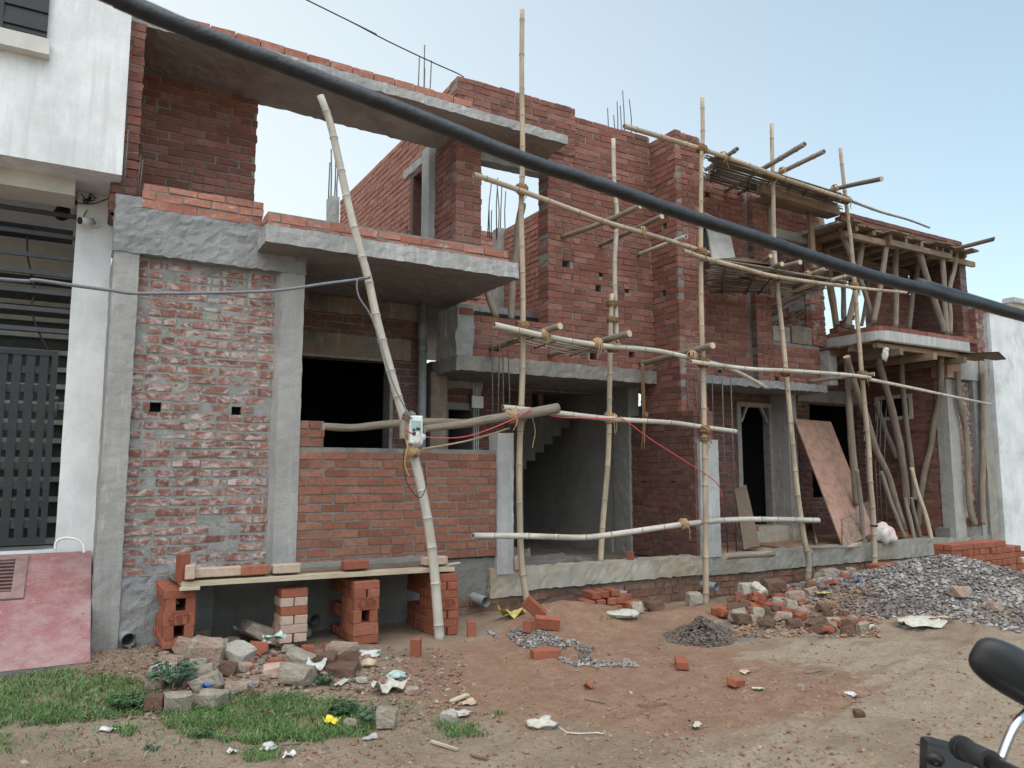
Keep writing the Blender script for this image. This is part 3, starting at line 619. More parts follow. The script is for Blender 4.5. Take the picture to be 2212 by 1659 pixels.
for a, b in zip(ol, ol[1:]):
    a = V3((*a, 0)); b = V3((*b, 0)); L = (b - a).length; k = max(1, round(L / .24)); d = (b - a) / k; nn = V3((-d.y, d.x, 0)).normalized() * .1
    for i in range(k):
        p = a + d * i + d * .02; q = a + d * (i + .97); z0 = 3.66; z1 = 3.735 + R.uniform(-.004, .004)
        mb.hexa([p + V3((0, 0, z0)), q + V3((0, 0, z0)), q + nn + V3((0, 0, z0)), p + nn + V3((0, 0, z0)), p + V3((0, 0, z1)), q + V3((0, 0, z1)), q + nn + V3((0, 0, z1)), p + nn + V3((0, 0, z1))])
mb.build('balcony_brick_course', B_old, H2)
rbox('corbel_block', H2, C_slab, 10.43, 10.62, .55, .9, 2.88, 3.44, step=.06, amp=.012, seed=98)
# upper room at the right: roof deck, walls
wallY('upper_back_wall', H2, 12.34, 13.4, 1.0, 3.6, 5.33, BO, seed=100, T=.2)
wallX('upper_side_wall', H2, 13.4, .06, 1.0, 3.6, 5.33, BD, seed=101, T=.2)
wallX('side_parapet', H2, 13.58, -.06, .9, 3.5, 4.38, BO, seed=102, T=.1)
wallY('side_parapet_end', H2, 13.69, 13.82, -.06, 3.5, 4.38, BO, seed=103, T=.12, jit=3)
mb = MB()
for k in range(15): x = 10.15 + .243 * k; mb.box(x, min(x + .234, 13.42), .0, .11, 5.375, 5.445, jit=.004) if k < 14 else None
for k in range(15): x = 10.27 + .243 * k; mb.box(x, min(x + .234, 13.42), .0, .11, 5.458, 5.528, jit=.004) if k < 13 else None
mb.build('roof_brick_course', B_dark, H2)
slab(H2, 'roof_slab', 10.1, 13.42, .03, 2.3, 5.37, .045, C_soff2, C_slab, 104, .006)
mb = MB()
for k in range(4): mb.box(10.62 + .17 * k - .04 * k, 10.9 + .05 * (k % 2) + .1, .5, .66, 3.745 + .08 * k, 3.82 + .08 * k, jit=.008)
mb.build('stepped_brick_end', B_dark, H2)
# ================================================================== WHITE HOUSE AT THE LEFT
WH = thing('white_house', 'white painted house with overhanging upper floor and dark metal gate', 'house', (-2.2, 2, 0))
rbox('upper_storey', WH, C_paints, -7, .275, .03, 6, 4.13, 8.2, step=.25, amp=.0)
wx0 = aY(104, 85, .03)
MB().box(-1.9, aY(103, 60, .03).x, -.01, .05, aY(60, 80, .03).z + .02, 7.6).build('window', M_plk, WH)
mb = MB(); zb = aY(60, 80, .03).z
for k in range(7): mb.box(-1.9, aY(103, 60, .03).x, -.03, .0, zb + .06 + .17 * k, zb + .115 + .17 * k)
for x in (-.72, -1.3): mb.box(x, x + .04, -.035, .0, zb, 7.5)
mb.build('window_grille', M_gate, WH)
MB().rough(-2.0, aY(104, 110, -.02).x + .01, -.09, .05, aY(104, 122, -.05).z, aY(104, 88, -.05).z, step=.1, amp=.003).build('window_sill', C_cream, WH)
rbox('soffit_beam', WH, C_cream, -7, -.08, .35, .75, 3.98, 4.14, step=.2, amp=.004)
rbox('pillar', WH, C_paint, -.055, .255, .7, 1.1, -.1, 4.14, step=.15, amp=.003)
MB().box(-7, -.05, 2.9, 3.0, .4, 4.2).build('back_wall', C_cream, WH)
mb = MB()
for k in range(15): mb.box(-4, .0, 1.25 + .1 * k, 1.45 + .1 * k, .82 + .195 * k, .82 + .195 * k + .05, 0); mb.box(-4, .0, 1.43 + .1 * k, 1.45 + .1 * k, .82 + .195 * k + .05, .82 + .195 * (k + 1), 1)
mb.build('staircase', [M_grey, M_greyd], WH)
MB().box(-7, .25, .7, 3, -.1, .805).build('house_plinth', C_paint, WH)
mb = MB()
for y in (432, 463, 509, 556, 592, 632, 670, 713):
    p = aY(160, y + 4, .85); mb.box(-4, -.05, .85, .88, p.z - .022, p.z + .018)
mb.build('stair_railing', M_iron, WH)
gt = thing('metal_gate', 'dark grey slatted metal gate between the white pillars', 'gate', (-.6, .8, .8))
gx = aY(113, 960, .82).x; gtop = aY(60, 755, .82).z
mb = MB().box(-2.2, gx, .80, .85, gtop - .05, gtop).box(-2.2, gx, .80, .85, .86, .92).box(gx - .05, gx, .80, .85, .92, gtop - .05)
mb.build('gate_frame', M_gate, gt)
for k in range(14):
    x = gx - .075 - .105 * k; MB().box(x - .068, x, .81, .83, .92, gtop - .05).build('slat', M_gate, gt)
mb = MB()
for k in range(9): z = 1.0 + .175 * k; mb.box(-2.2, gx - .05, .832, .848, z, z + .07)
mb.build('cross_bars', M_greyd, gt)
hz = aY(122, 880, .8).z
MB().tube([(gx + .01, .79, hz - .09), (gx + .01, .79, hz + .09)], .014, 8).box(gx + .0, -.05, .80, .83, hz - .02, hz + .03).tube([(gx + .01, .79, hz + .06), (gx + .01, .79, hz + .1)], .02, 8).build('latch', M_iron, gt)
sc = thing('security_camera', 'small white security camera on the white pillar', 'camera', aY(195, 484, .7))
p = aY(205, 483, .68)
MB().tube([p + V3((.0, .0, 0)), p + V3((0, .03, 0))], .04, 16).build('mount', M_plw, sc)
MB().tube([p, p + V3((-.03, -.04, .0))], .014, 8).tube([p + V3((-.02, -.04, .003)), p + V3((-.12, -.10, -.02))], .034, 14).build('housing', M_plw, sc)
MB().tube([p + V3((-.121, -.1005, -.0203)), p + V3((-.128, -.105, -.022))], .034, 14).build('lens', M_plk, sc)
cab = [aY(188, 455, .68), aY(182, 465, .67), aY(181, 475, .67), aY(186, 482, .67)]
MB().tube(smooth_path(cab), .005, 6).build('cord', M_wire, sc)
mb = MB()
for k in range(9):
    c0 = aY(190 + R.uniform(-8, 8), 433 + R.uniform(-5, 5), .67)
    mb.tube(smooth_path([c0, c0 + V3((R.uniform(-.06, .06), -.03, R.uniform(-.04, .04))), c0 + V3((R.uniform(-.07, .07), -.02, R.uniform(-.05, .02)))]), .005, 5)
mb.tube(smooth_path([aY(165, 438, .67), aY(200, 440, .66), aY(225, 432, .67), aY(248, 425, .68)]), .005, 5)
tag(mb.build('wire_tangle', M_wire), 'tangle of thin wires at the top of the white pillar', 'wires')
mb = MB().box(-.75, -.08, .95, 1.1, 3.72, 3.82); mb.blob(aY(135, 458, .95), .075, .06, .085, 3, .25, 2, facet=False)
mb.tube(smooth_path([(-.45, .9, 3.75), (-.43, .9, 3.5), (-.36, .9, 3.2), (-.37, .9, 3.0), (-.28, .9, 2.75), (-.2, .9, 2.6), (-.15, .9, 2.3)]), .010, 6)
mb.tube(smooth_path([(-3, .9, 3.86), (-1, .9, 3.78), (-.4, .9, 3.76)]), .018, 6); mb.tube(smooth_path([(-3, .92, 3.78), (-1, .92, 3.74), (-.4, .9, 3.75)]), .012, 6)
tag(mb.build('wiring_bundle', M_wire), 'dark bundle of cables and fittings under the white soffit', 'cables')
mb = MB()
for k in range(6): mb.blob((-.86 + .002 * k, .77, aY(30, 705 + 8 * k, .77).z), .012, .012, .016, k, .2, 1, facet=False)
tag(mb.build('hanging_charm', M_boardp), 'little string of beads hanging above the dark gate', 'ornament')
# ramp
rA = aZ(193, 1427, .08); ra = thing('tiled_ramp', 'steep pink tiled ramp going up to the dark gate', 'ramp', (-.8, -.2, 0))
rx = .235; zt, yt = .79, .66; yb = -.62; zb_ = .075
def RP(x, s): return V3((x, lerp(yb, yt, s), lerp(zb_, zt, s)))
mb = MB(); q = [RP(-5, 0), RP(rx, 0), RP(rx, 1), RP(-5, 1)]; mb.poly(q); sl = (q[2] - q[1]).length
for i, uv in enumerate(((0, 0), (5 + rx, 0), (5 + rx, sl), (0, sl))): mb.uv[i] = uv
mb.build('tiled_surface', M_tile, ra)
MB().poly([RP(rx, 0) + V3((0, 0, -.003)), V3((rx, yb, -.1)), V3((rx, yt, -.1)), RP(rx, 1) + V3((0, 0, -.003))]).poly([RP(-5, 0) + V3((0, 0, -.003)), V3((-5, yb, -.1)), V3((rx, yb, -.1)), RP(rx, 0) + V3((0, 0, -.003))]).rough(rx - .02, rx + .035, yb, yt, -.1, .06, step=.07, amp=.015).build('side', C_wet, ra)
s0, s1 = .62, .93; gxr = aY(62, 1195, .6).x
gr = thing('drain_grate', 'small square metal drain grate set in the pink ramp', 'grate', RP(gxr, .7))
up = V3((0, -(zt - zb_), yt - yb)).normalized()
def slab4(mb, xa, xb, sa, sb, h0, h1, m=0):
    c = [RP(xa, sa), RP(xb, sa), RP(xb, sb), RP(xa, sb)]; mb.hexa([p + up * h0 for p in c] + [p + up * h1 for p in c], m)
mb = MB(); slab4(mb, gxr - .8, gxr - .08, s0, s1, .002, .004); mb.build('opening', M_blk, gr)  # black sheet laid on the tiles, painted darkness of the drain
mb = MB(); slab4(mb, gxr - .09, gxr, s0 - .06, s1 + .04, .003, .02); slab4(mb, gxr - .8, gxr - .09, s0 - .06, s0, .003, .02); slab4(mb, gxr - .8, gxr - .09, s1, s1 + .04, .003, .02); mb.build('rim', m_plain('dull_frame', (.26, .17, .16), .7), gr)
mb = MB()
for k in range(9): s = lerp(s0 + .02, s1 - .02, k / 8); slab4(mb, gxr - .8, gxr - .09, s - .008, s + .008, .006, .016)
mb.build('bars', m_plain('rusty_bar', (.17, .10, .09), .7), gr)
hp = [aY(119, 1188, .45), aY(122, 1170, .45), aY(140, 1162, .44), aY(165, 1165, .42), aY(180, 1178, .4), aY(182, 1195, .36)]
tag(MB().tube(smooth_path(hp), .012, 8).build('hose', M_plw), 'short white hose looped at the foot of the white pillar', 'hose')
# ================================================================== RIGHT NEIGHBOURS
RW = thing('white_building', 'white building with flaking grey patches beside the right brick house', 'building', (15, 1, 0))
rbox('wall', RW, C_paintr, 14.02, 22, -.06, 5, -.1, 4.34, step=.3, amp=.004)
rbox('coping', RW, C_slab, 13.98, 22, -.10, .3, 4.345, 4.41, step=.2, amp=.005)
rbox('side_render', RW, C_rough, 13.86, 14.015, -.0, 2, 3.3, 4.30, step=.08, amp=.01)
rebars('rebar', RW, [(13.93 + .03 * k, .3 + .1 * (k % 2), 4.3) for k in range(3)], 4.65, .008)
FB = thing('far_building', 'weathered yellowish rooftop block beyond the white wall', 'building', (24, 4, 0))
fbx = aY(2186, 665, 3).x; fbz = aY(2190, 655, 3).z
rbox('wall', FB, m_conc('yellow_wall', (.50, .44, .30), .5, stamt=.5), fbx, 29, 3, 3.3, -.1, fbz, step=.4, amp=.01)
rbox('roof_edge', FB, C_slab, fbx - .06, 29.1, 2.9, 3.2, fbz + .01, fbz + .13, step=.3, amp=.01)
# ================================================================== POLES
M_node = m_plain('bamboo_node', (.15, .115, .08), .9, var=.4)
def bamboo(name, pts, r0, r1, mat, label, cat, group=None, node=.36, seed=0, n=10, cut=True, sub=7):
    r = random.Random(seed); P = smooth_path(pts, 12); tot = sum((b - a).length for a, b in zip(P, P[1:]))
    ts = [0.0]; x = r.uniform(.1, .3); nodes = []
    while x < tot - .05: nodes.append(x); x += node * r.uniform(.8, 1.25)
    for x in nodes: ts += [x - .022, x - .009, x, x + .009, x + .022]
    x = .12
    while x < tot: ts.append(x); x += .12
    ts += [tot]; ts = sorted(t for t in set(ts) if 0 <= t <= tot); Q = []; rad = []
    ts = [t for i, t in enumerate(ts) if i == 0 or t - ts[i - 1] > .004]
    cum = [0]
    for a, b in zip(P, P[1:]): cum.append(cum[-1] + (b - a).length)
    i = 0
    for t in ts:
        while i < len(cum) - 2 and cum[i + 1] < t: i += 1
        f = (t - cum[i]) / max(1e-6, cum[i + 1] - cum[i]); Q.append(P[i].lerp(P[i + 1], min(1, f)))
        d = min([abs(t - x) for x in nodes] or [9]); rr = lerp(r0, r1, t / tot)
        rad.append(rr * (1.17 if d < .003 else 1.07 if d < .012 else .985 if d < .03 else 1.0))
    mb = MB(); mb.tube(Q, rad, n)
    for a, b, rr in ((Q[0], Q[1], r0), (Q[-1], Q[-2], r1)):
        if cut: d = (a - b).normalized(); mb.tube([a - d * .002, a + d * .0015], [rr * .62, rr * .62], n, 1)
    for x in nodes:
        j = min(range(len(ts)), key=lambda i: abs(ts[i] - x)); d = (Q[min(j + 1, len(Q) - 1)] - Q[max(j - 1, 0)]).normalized(); mb.tube([Q[j] - d * .007, Q[j] - d * .001], [rad[j] * .96, rad[j] * 1.02], n, 2)
    return tag(mb.build(name, [mat, M_hole_shade, M_node], smooth=None), label, cat, group)
def logp(name, pts, r0, r1, mat, label, cat, group=None, seed=0, n=10, wob=.16):
    P = smooth_path(pts, 8); P2 = [P[0]]
    for a, b in zip(P, P[1:]):
        k = max(1, int((b - a).length / .05)); P2 += [a.lerp(b, (j + 1) / k) for j in range(k)]
    N = len(P2); mb = MB()
    rad = [lerp(r0, r1, i / (N - 1)) * (1 + wob * mnoise.noise(V3((i * .19, seed * 3.3, 0))) + wob * .7 * max(0, mnoise.noise(V3((i * .45, seed * 5.1, 7))) - .25)) for i in range(N)]
    P2 = [p + V3((mnoise.noise(V3((i * .11, seed, 1))), mnoise.noise(V3((i * .11, seed, 5))), 0)) * r0 * .35 for i, p in enumerate(P2)]
    mb.tube(P2, rad, n, 0, True, 1); return tag(mb.build(name, [mat, M_end]), label, cat, group)
def lash(parent, P, ax1, ax2, r, m=None, turns=4, th=.007, tail=True):
    """rope coils binding two crossing poles"""
    m = m or M_rope; mb = MB(); a1 = V3(ax1).normalized(); a2 = V3(ax2).normalized()
    for ax, oth in ((a1, a2), ((a1 + a2).normalized(), a1), ((a1 - a2).normalized(), a1)):
        u = ax.cross(oth); u = u.normalized() if u.length > .01 else V3((0, 1, 0)); v = ax.cross(u)
        for k in range(turns):
            o = ax * ((k - turns / 2) * th * 1.7); rr = r * R.uniform(1.0, 1.18); pts = []
            for i in range(13): an = 2 * math.pi * i / 12; pts.append(V3(P) + o + (u * math.cos(an) + v * math.sin(an)) * rr)
            mb.tube(pts, th, 5, cap=False)
    if tail:
        p = V3(P) + V3((0, -r, 0))
        for _ in range(2): mb.tube(smooth_path([p, p + V3((R.uniform(-.03, .03), -.02, -.06)), p + V3((R.uniform(-.05, .05), -.01, -R.uniform(.1, .2)))]), th * .6, 5)
    return mb.build('rope_lashing', m, parent)
def px(pts, Y): return [aY(a, b, Y if not hasattr(Y, '__call__') else Y(a)) for a, b in pts]
GS = 'upright bamboo poles of the scaffold'
S1 = bamboo('bamboo_pole', px([(1128, 22), (1127, 160), (1129, 330), (1126, 450), (1129, 600), (1129, 790), (1122, 990), (1124, 1160), (1129, 1240), (1142, 1318)], -.22), .028, .036, M_bam, 'tallest upright bamboo, in front of the stair opening, rising highest into the sky', 'bamboo pole', GS, seed=1)
S2b = bamboo('bamboo_pole', px([(1321, 635), (1318, 760), (1316, 900), (1313, 1000), (1303, 1120), (1297, 1215)], .13), .030, .036, M_bam, 'lower upright bamboo standing on the plinth inside the stair opening', 'bamboo pole', GS, seed=2)
S2 = bamboo('bamboo_pole', px([(1325, 300), (1327, 400), (1333, 470), (1328, 560), (1329, 640), (1332, 738)], .16), .028, .031, M_bamw, 'pale upper bamboo lashed on top of the pole in the stair opening', 'bamboo pole', GS, seed=3)
S3 = bamboo('bamboo_pole', px([(1517, 212), (1518, 300), (1515, 345), (1514, 600), (1518, 800), (1523, 1000), (1525, 1314)], -.42), .026, .037, M_bam, 'upright bamboo in front of the whitish concrete post with rebars', 'bamboo pole', GS, seed=4)
S4 = bamboo('bamboo_pole', px([(1667, 268), (1668, 335), (1670, 400), (1674, 560), (1690, 720), (1705, 880), (1722, 1060), (1738, 1170), (1747, 1210), (1745, 1256)], -.22), .026, .040, M_bam, 'upright bamboo in front of the doorway, bent at its foot', 'bamboo pole', GS, seed=5)
S5 = bamboo('bamboo_pole', px([(1815, 320), (1820, 370), (1828, 440), (1838, 520), (1845, 600), (1852, 690), (1860, 790), (1868, 880), (1876, 960), (1880, 1040), (1886, 1110), (1890, 1234)], -.15), .026, .040, M_bam, 'rightmost upright bamboo, leaning before the propped balcony', 'bamboo pole', GS, seed=6)
mp = [(692, 207), (713, 265), (737, 370), (757, 460), (778, 540), (795, 600), (812, 680), (835, 770), (863, 870), (885, 950), (905, 1030), (925, 1130), (938, 1230), (950, 1386)]
MY = lambda y: lerp(-.52, -.9, (y - 207) / 1175)
MP = bamboo('bamboo_pole', [aY(a, b, MY(b)) for a, b in mp], .034, .046, M_bamw, 'leaning whitish bamboo pole carrying the electricity meter', 'bamboo pole', node=.3, seed=7)
GL = 'horizontal bamboo poles tied along the scaffold'
YL = lambda x: -.52 if 1480 < x < 1560 else -.33
L = {}
def ledger(k, pts, Y, r0, r1, mat, label, **kw): L[k] = bamboo('bamboo_pole', px(pts, Y), r0, r1, mat, label, 'bamboo pole', GL, **kw); return L[k]
ledger(1, [(1348, 272), (1515, 322), (1625, 360), (1690, 385), (1838, 433)], -.38, .032, .030, M_bam, 'topmost long bamboo rail under the sky, from the fin wall rightwards', seed=11)
ledger(2, [(1830, 431), (1900, 457), (1960, 474), (2008, 492)], -.30, .022, .015, M_bamg, 'thin grey bamboo rail end over the right roof edge', seed=12)
ledger(3, [(1024, 377), (1125, 412), (1250, 458), (1320, 483), (1420, 512), (1530, 546)], -.36, .030, .028, M_bam, 'bamboo rail crossing the upper window gap, its hollow end showing', seed=13)
ledger(4, [(1476, 542), (1530, 560), (1600, 578), (1680, 598), (1845, 621), (1958, 632)], -.47, .030, .021, M_bam, 'bamboo rail under the middle mat platform', seed=14)
ledger(5, [(1068, 702), (1130, 716), (1210, 733), (1310, 748), (1420, 758), (1510, 778), (1567, 793), (1615, 815), (1655, 837)], -.36, .034, .026, M_bamw, 'whitish bamboo rail above the balcony slab, drooping at its right end', seed=15)
ledger(6, [(1492, 781), (1530, 786), (1620, 797), (1708, 801), (1825, 809), (1880, 816)], -.52, .028, .024, M_bamw, 'whitish bamboo rail before the door canopy slab', seed=16)
ledger(7, [(1875, 819), (1960, 836), (2050, 855), (2140, 873)], -.30, .026, .018, M_bamw, 'thin bamboo rail reaching right past the propped balcony', seed=17)
ledger(8, [(1087, 880), (1210, 893), (1320, 905), (1450, 913), (1515, 922), (1590, 932)], -.40, .031, .028, M_bamw, 'whitish bamboo rail across the stair opening at middle height', seed=18)
ledger(9, [(1022, 1157), (1140, 1158), (1260, 1161), (1340, 1152), (1475, 1133), (1600, 1122), (1768, 1124)], lambda x: lerp(-.42, -.34, (x - 1022) / 746), .031, .036, M_bamw, 'lowest long whitish bamboo rail, bowed in front of the stair opening', seed=19)
GB = 'rough logs tied across the porch'
LA = logp('log', px([(700, 921), (760, 924), (830, 917), (920, 912), (1003, 914)], -.12), .036, .045, M_log, 'thin rough log lying across the porch parapet behind the meter', 'log', GB, seed=1)
LB = logp('log', px([(918, 926), (1000, 916), (1060, 905), (1130, 895), (1203, 882)], lambda x: -.46), .040, .058, M_log, 'thick curved log with pale sawn end right of the meter', 'log', GB, seed=2)
GP = 'short logs pushed into wall holes'
PUT = {}
def put(k, a, b, Ya, Yb, r, mat, label, mid=None, fn=logp):
    pts = [aY(*a, Ya)] + ([aY(*mid[:2], mid[2])] if mid else []) + [aY(*b, Yb)]
    PUT[k] = fn('putlog', pts, r * .95, r, mat, label, 'log', GP, seed=k); return PUT[k]
put(1, (1062, 753), (1211, 704), .73, -.62, .036, M_log, 'short log at the left end of the low mat platform')
put(2, (1187, 766), (1361, 720), .73, -.62, .040, M_log, 'short log carrying the right end of the low mat platform')
put(3, (1385, 786), (1540, 746), .73, -.72, .040, M_log, 'short log beside the hanging rope, over the balcony slab end')
put(4, (1214, 512), (1381, 445), .74, -.55, .032, M_log, 'dark crooked log below the upper window gap', (1290, 486, .1))
put(5, (1297, 530), (1431, 467), .74, -.55, .030, M_log, 'log right of the dark crooked one, under the foreground cable')
put(6, (1379, 550), (1482, 511), .74, -.5, .028, M_bamw, 'pale bamboo stub sticking out near the fin wall', fn=bamboo)
put(7, (1525, 367), (1592, 322), .7, -.7, .030, M_bamg, 'short grey bamboo at the left of the top mat', fn=bamboo)
put(8, (1568, 412), (1738, 311), .74, -1.0, .036, M_bamg, 'long grey pole slanting up through the top mat, thickest there', fn=bamboo)
put(9, (1597, 416), (1780, 327), .74, -1.0, .034, M_bamg, 'grey hollow pole slanting up right of the thick one on the top mat', fn=bamboo)
put(10, (1752, 428), (1905, 386), .60, -1.0, .034, M_logd, 'bent dark stick at the right end of the top mat', (1810, 407, -.1))
put(11, (1595, 603), (1728, 566), .5, -.75, .034, M_log, 'pale log end above the middle mat, right of the fourth upright')
put(12, (1572, 612), (1690, 570), .74, -.6, .034, M_logd, 'charred dark log under the middle mat', fn=logp)
put(13, (1722, 603), (1785, 580), .0, -.75, .028, M_bam, 'bamboo stub on the middle mat between two uprights', fn=bamboo)
put(14, (1660, 642), (1838, 594), .70, -.75, .028, M_bam, 'long bamboo crosspiece under the right part of the middle mat', fn=bamboo)
put(15, (1745, 824), (1889, 808), .45, -.45, .030, M_log, 'short log tied at the rightmost upright below the balcony')
put(16, (1612, 590), (1665, 553), .55, -.3, .030, M_log, 'crooked stick lying on the dark sheet of the middle mat')
# rope lashings
Zax = (0, 0, 1); Xax = (1, 0, -.02); Yax = (0, 1, 0)
for par, xy, Y, r in ((S1, (1127, 408), -.27, .062), (S1, (1128, 705), -.28, .068), (S1, (1122, 890), -.29, .062), (S3, (1516, 322), -.40, .062), (S3, (1515, 545), -.42, .062), (S3, (1519, 782), -.45, .068), (S3, (1522, 928), -.42, .062),
                      (S4, (1669, 380), -.29, .06), (S4, (1676, 598), -.34, .06), (S4, (1697, 803), -.35, .058), (S5, (1828, 432), -.24, .056), (S5, (1845, 617), -.28, .056), (S5, (1862, 810), -.30, .07)):
    lash(par, aY(*xy, Y), Zax, Xax, r)
for xy in ((1322, 655), (1323, 690)): lash(S2b, aY(*xy, .13), Zax, Zax, .062, turns=5, tail=False)
lash(S2b, aY(1325, 748, -.1), Zax, Xax, .075); lash(S2, aY(1328, 480, -.1), Zax, Yax, .07); lash(S2b, aY(1318, 903, -.1), Zax, Xax, .07, M_ropel)
lash(L[9], aY(1477, 1132, -.38), Xax, Zax, .055, M_ropel, 5); lash(LB, aY(1105, 898, -.44), Xax, Zax, .07, M_ropel, 4); lash(L[5], aY(1178, 723, -.36), Xax, Yax, .055, M_ropel, 4)
lash(L[5], aY(1290, 742, -.36), Xax, Yax, .055, M_ropel, 4); lash(L[5], aY(1495, 768, -.42), Xax, Yax, .055, M_ropel, 3)
for k, xy in ((5, (1388, 498)), (7, (1562, 335)), (9, (1690, 368)), (10, (1803, 405)), (13, (1745, 592)), (14, (1785, 607))): lash(PUT[k], aY(*xy, -.36), Xax, Yax, .042, M_ropel, 2, .0055)
lash(S1, aY(1127, 893, -.27), Zax, Xax, .05, M_ropel, 3); lash(S3, aY(1521, 948, -.42), Zax, Zax, .05, turns=5)
lash(S5, aY(1888, 1135, -.15), Zax, Zax, .046, M_wire, 3, .005, False)
# mat platforms of split bamboo
def mat_platform(pts4, n, label, seed, mat=M_logd, gapp=.12, cross=3):
    """pts4: wall-left, wall-right, street-right, street-left"""
    r = random.Random(seed); a, b, c, d = pts4; mb = MB()
    for k in range(n):
        if r.random() < gapp: continue
        t = (k + r.uniform(-.2, .2)) / (n - 1); p = a.lerp(d, t); q = b.lerp(c, t); s = r.uniform(-.03, .06); e = r.uniform(.94, 1.06)
        up = V3((0, 0, r.uniform(0, .02))); pts = [p.lerp(q, s) + up, p.lerp(q, .35) + up + V3((0, r.uniform(-.012, .012), r.uniform(-.01, .012))), p.lerp(q, .7) + up + V3((0, r.uniform(-.012, .012), r.uniform(-.01, .012))), p.lerp(q, e) + up]
        mb.tube(pts, r.uniform(.008, .014), 5, r.choice((0, 0, 0, 1)))
    for k in range(cross):
        t = (k + .5) / cross + r.uniform(-.05, .05); p = a.lerp(b, t) - V3((0, 0, .014)); q = d.lerp(c, t) - V3((0, 0, .014)); mb.tube([p, q], .012, 5, 0)
    return tag(mb.build('mat_platform', [mat, M_log]), label, 'platform', 'split bamboo mats of the scaffold')
def on(x, y, Y): return aY(x, y, Y)
mat_platform([on(1064, 731, .2), on(1255, 771, .2), on(1310, 752, -.30), on(1118, 712, -.30)], 9, 'low split bamboo mat above the balcony slab', 1, M_log, .1)
mat_platform([on(1524, 390, .62), on(1790, 463, .62), on(1830, 424, -.36), on(1535, 334, -.36)], 38, 'top split bamboo mat platform against the sky', 2, M_logd, .07, 6)
mat_platform([on(1535, 634, .62), on(1745, 634, .62), on(1828, 610, -.44), on(1530, 560, -.44)], 34, 'middle split bamboo mat platform before the right brick wall', 3, M_logd, .05, 5)
mb = MB(); q = [on(1545, 600, .3), on(1560, 566, -.25), on(1608, 562, -.3), on(1670, 578, -.35), on(1672, 588, -.1), on(1620, 592, .3)]
mb.poly([p + V3((0, 0, .04)) for p in q]); mb.poly([p + V3((0, 0, .03)) for p in reversed(q)])
tag(mb.build('dark_sheet', M_boardd), 'dark warped sheet lying on the middle mat platform', 'sheet')
# leaning cement-smeared board on the middle platform
mb = MB(); q = [aY(1522, 458, .62), aY(1573, 482, .62), aY(1588, 556, .2), aY(1540, 560, .2)]
mb.hexa(q + [p + V3((0, .03, .0)) for p in q]); tag(mb.build('cement_board', m_conc('smeared_board', (.42, .41, .38), .1, stain=(.2, .2, .19), stamt=.9, palamt=.3)), 'pale cement-smeared board leaning on the wall above the middle mat', 'board')
mb = MB(); q = [aY(1521, 500, .5), aY(1530, 500, .5), aY(1545, 566, .2), aY(1522, 566, .2)]; mb.hexa(q + [p + V3((0, .02, 0)) for p in q]); tag(mb.build('dark_board', M_plk), 'narrow black board beside the cement-smeared board', 'board')
# window props at the upper left opening
logp('prop', px([(1128, 440), (1122, 470), (1115, 545), (1108, 612), (1104, 690)], .95), .05, .045, M_log, 'grey wooden prop standing in the upper window gap', 'prop', seed=30)
logp('prop', [aY(1050, 625, .95), aY(1073, 686, .85)], .045, .045, M_log, 'leaning wooden prop below the porch slab corner', 'prop', seed=31)
# ------------------------------------------------------------------ shoring props of the right house
GU = 'wooden props under the upper right roof'
for i, (pts, Y, r, lab) in enumerate((
    ([(1663, 442), (1666, 540), (1668, 600), (1666, 640)], .35, .048, 'pale round prop under the long timber beam, leftmost of the upper props'),
    ([(1771, 470), (1780, 520), (1788, 570), (1796, 630), (1812, 738)], .9, .06, 'thick squared prop next to the brick pier upstairs'),
    ([(1820, 500), (1821, 560), (1823, 690)], 1.1, .045, 'straight grey prop far back against the sky, beside the stepped bricks'),
    ([(1862, 497), (1858, 553), (1846, 640), (1832, 705)], .2, .05, 'prop leaning left behind the rightmost bamboo upright'),
    ([(1815, 480), (1825, 520), (1843, 570), (1865, 625), (1888, 697)], .1, .04, 'slim prop crossing behind the rightmost bamboo, leaning right'),
    ([(1922, 507), (1912, 553), (1900, 630), (1887, 695)], .0, .042, 'slim prop meeting another one at its foot in a V'),
    ([(1937, 530), (1934, 575), (1936, 620), (1935, 705)], .3, .048, 'nearly upright knotty prop before the upstairs back wall'),
    ([(1983, 550), (1981, 590), (1972, 636), (1964, 709)], .5, .040, 'dark bent prop before the upstairs inner corner'),
    ([(1976, 528), (1990, 560), (2015, 640), (2034, 690), (2040, 717)], .0, .052, 'thick prop leaning strongly right under the roof formwork'),
    ([(2033, 533), (2037, 575), (2040, 640), (2046, 722)], -.02, .045, 'second from right prop upstairs, almost vertical'),
    ([(2068, 538), (2062, 580), (2052, 630), (2053, 722)], -.02, .038, 'rightmost prop upstairs against the sky'),
    ([(1848, 640), (1869, 640), (1862, 703)], 1.0, .032, 'thin far prop between the sky gap props'))):
    logp('prop', px(pts if i != 11 else [(1876, 610), (1871, 650), (1861, 704)], Y), r, r * .92, M_board if i == 1 else M_log, lab, 'prop', GU, seed=40 + i)
def plank(name, a, b, w, th, mat, label, cat='plank', group=None, upv=None):
    a = V3(a); b = V3(b); d = (b - a).normalized(); upv = V3(upv or (0, 0, 1)); s = d.cross(upv).normalized() * (w / 2); n = s.cross(d).normalized() * (th / 2)
    mb = MB(); mb.hexa([a - s - n, b - s - n, b + s - n, a + s - n, a - s + n, b - s + n, b + s + n, a + s + n])
    o = mb.build(name, mat)
    return tag(o, label, cat, group)
plank('plank_prop', aY(1749, 450, .35), aY(1757, 580, .35), .1, .05, M_board, 'flat sawn plank standing under the timber beam', 'plank', upv=(0, 1, 0))
plank('timber_beam', aY(1640, 408, .15), aY(1807, 458, .15), .12, .14, M_board, 'long pale timber beam below the top mat', 'beam')
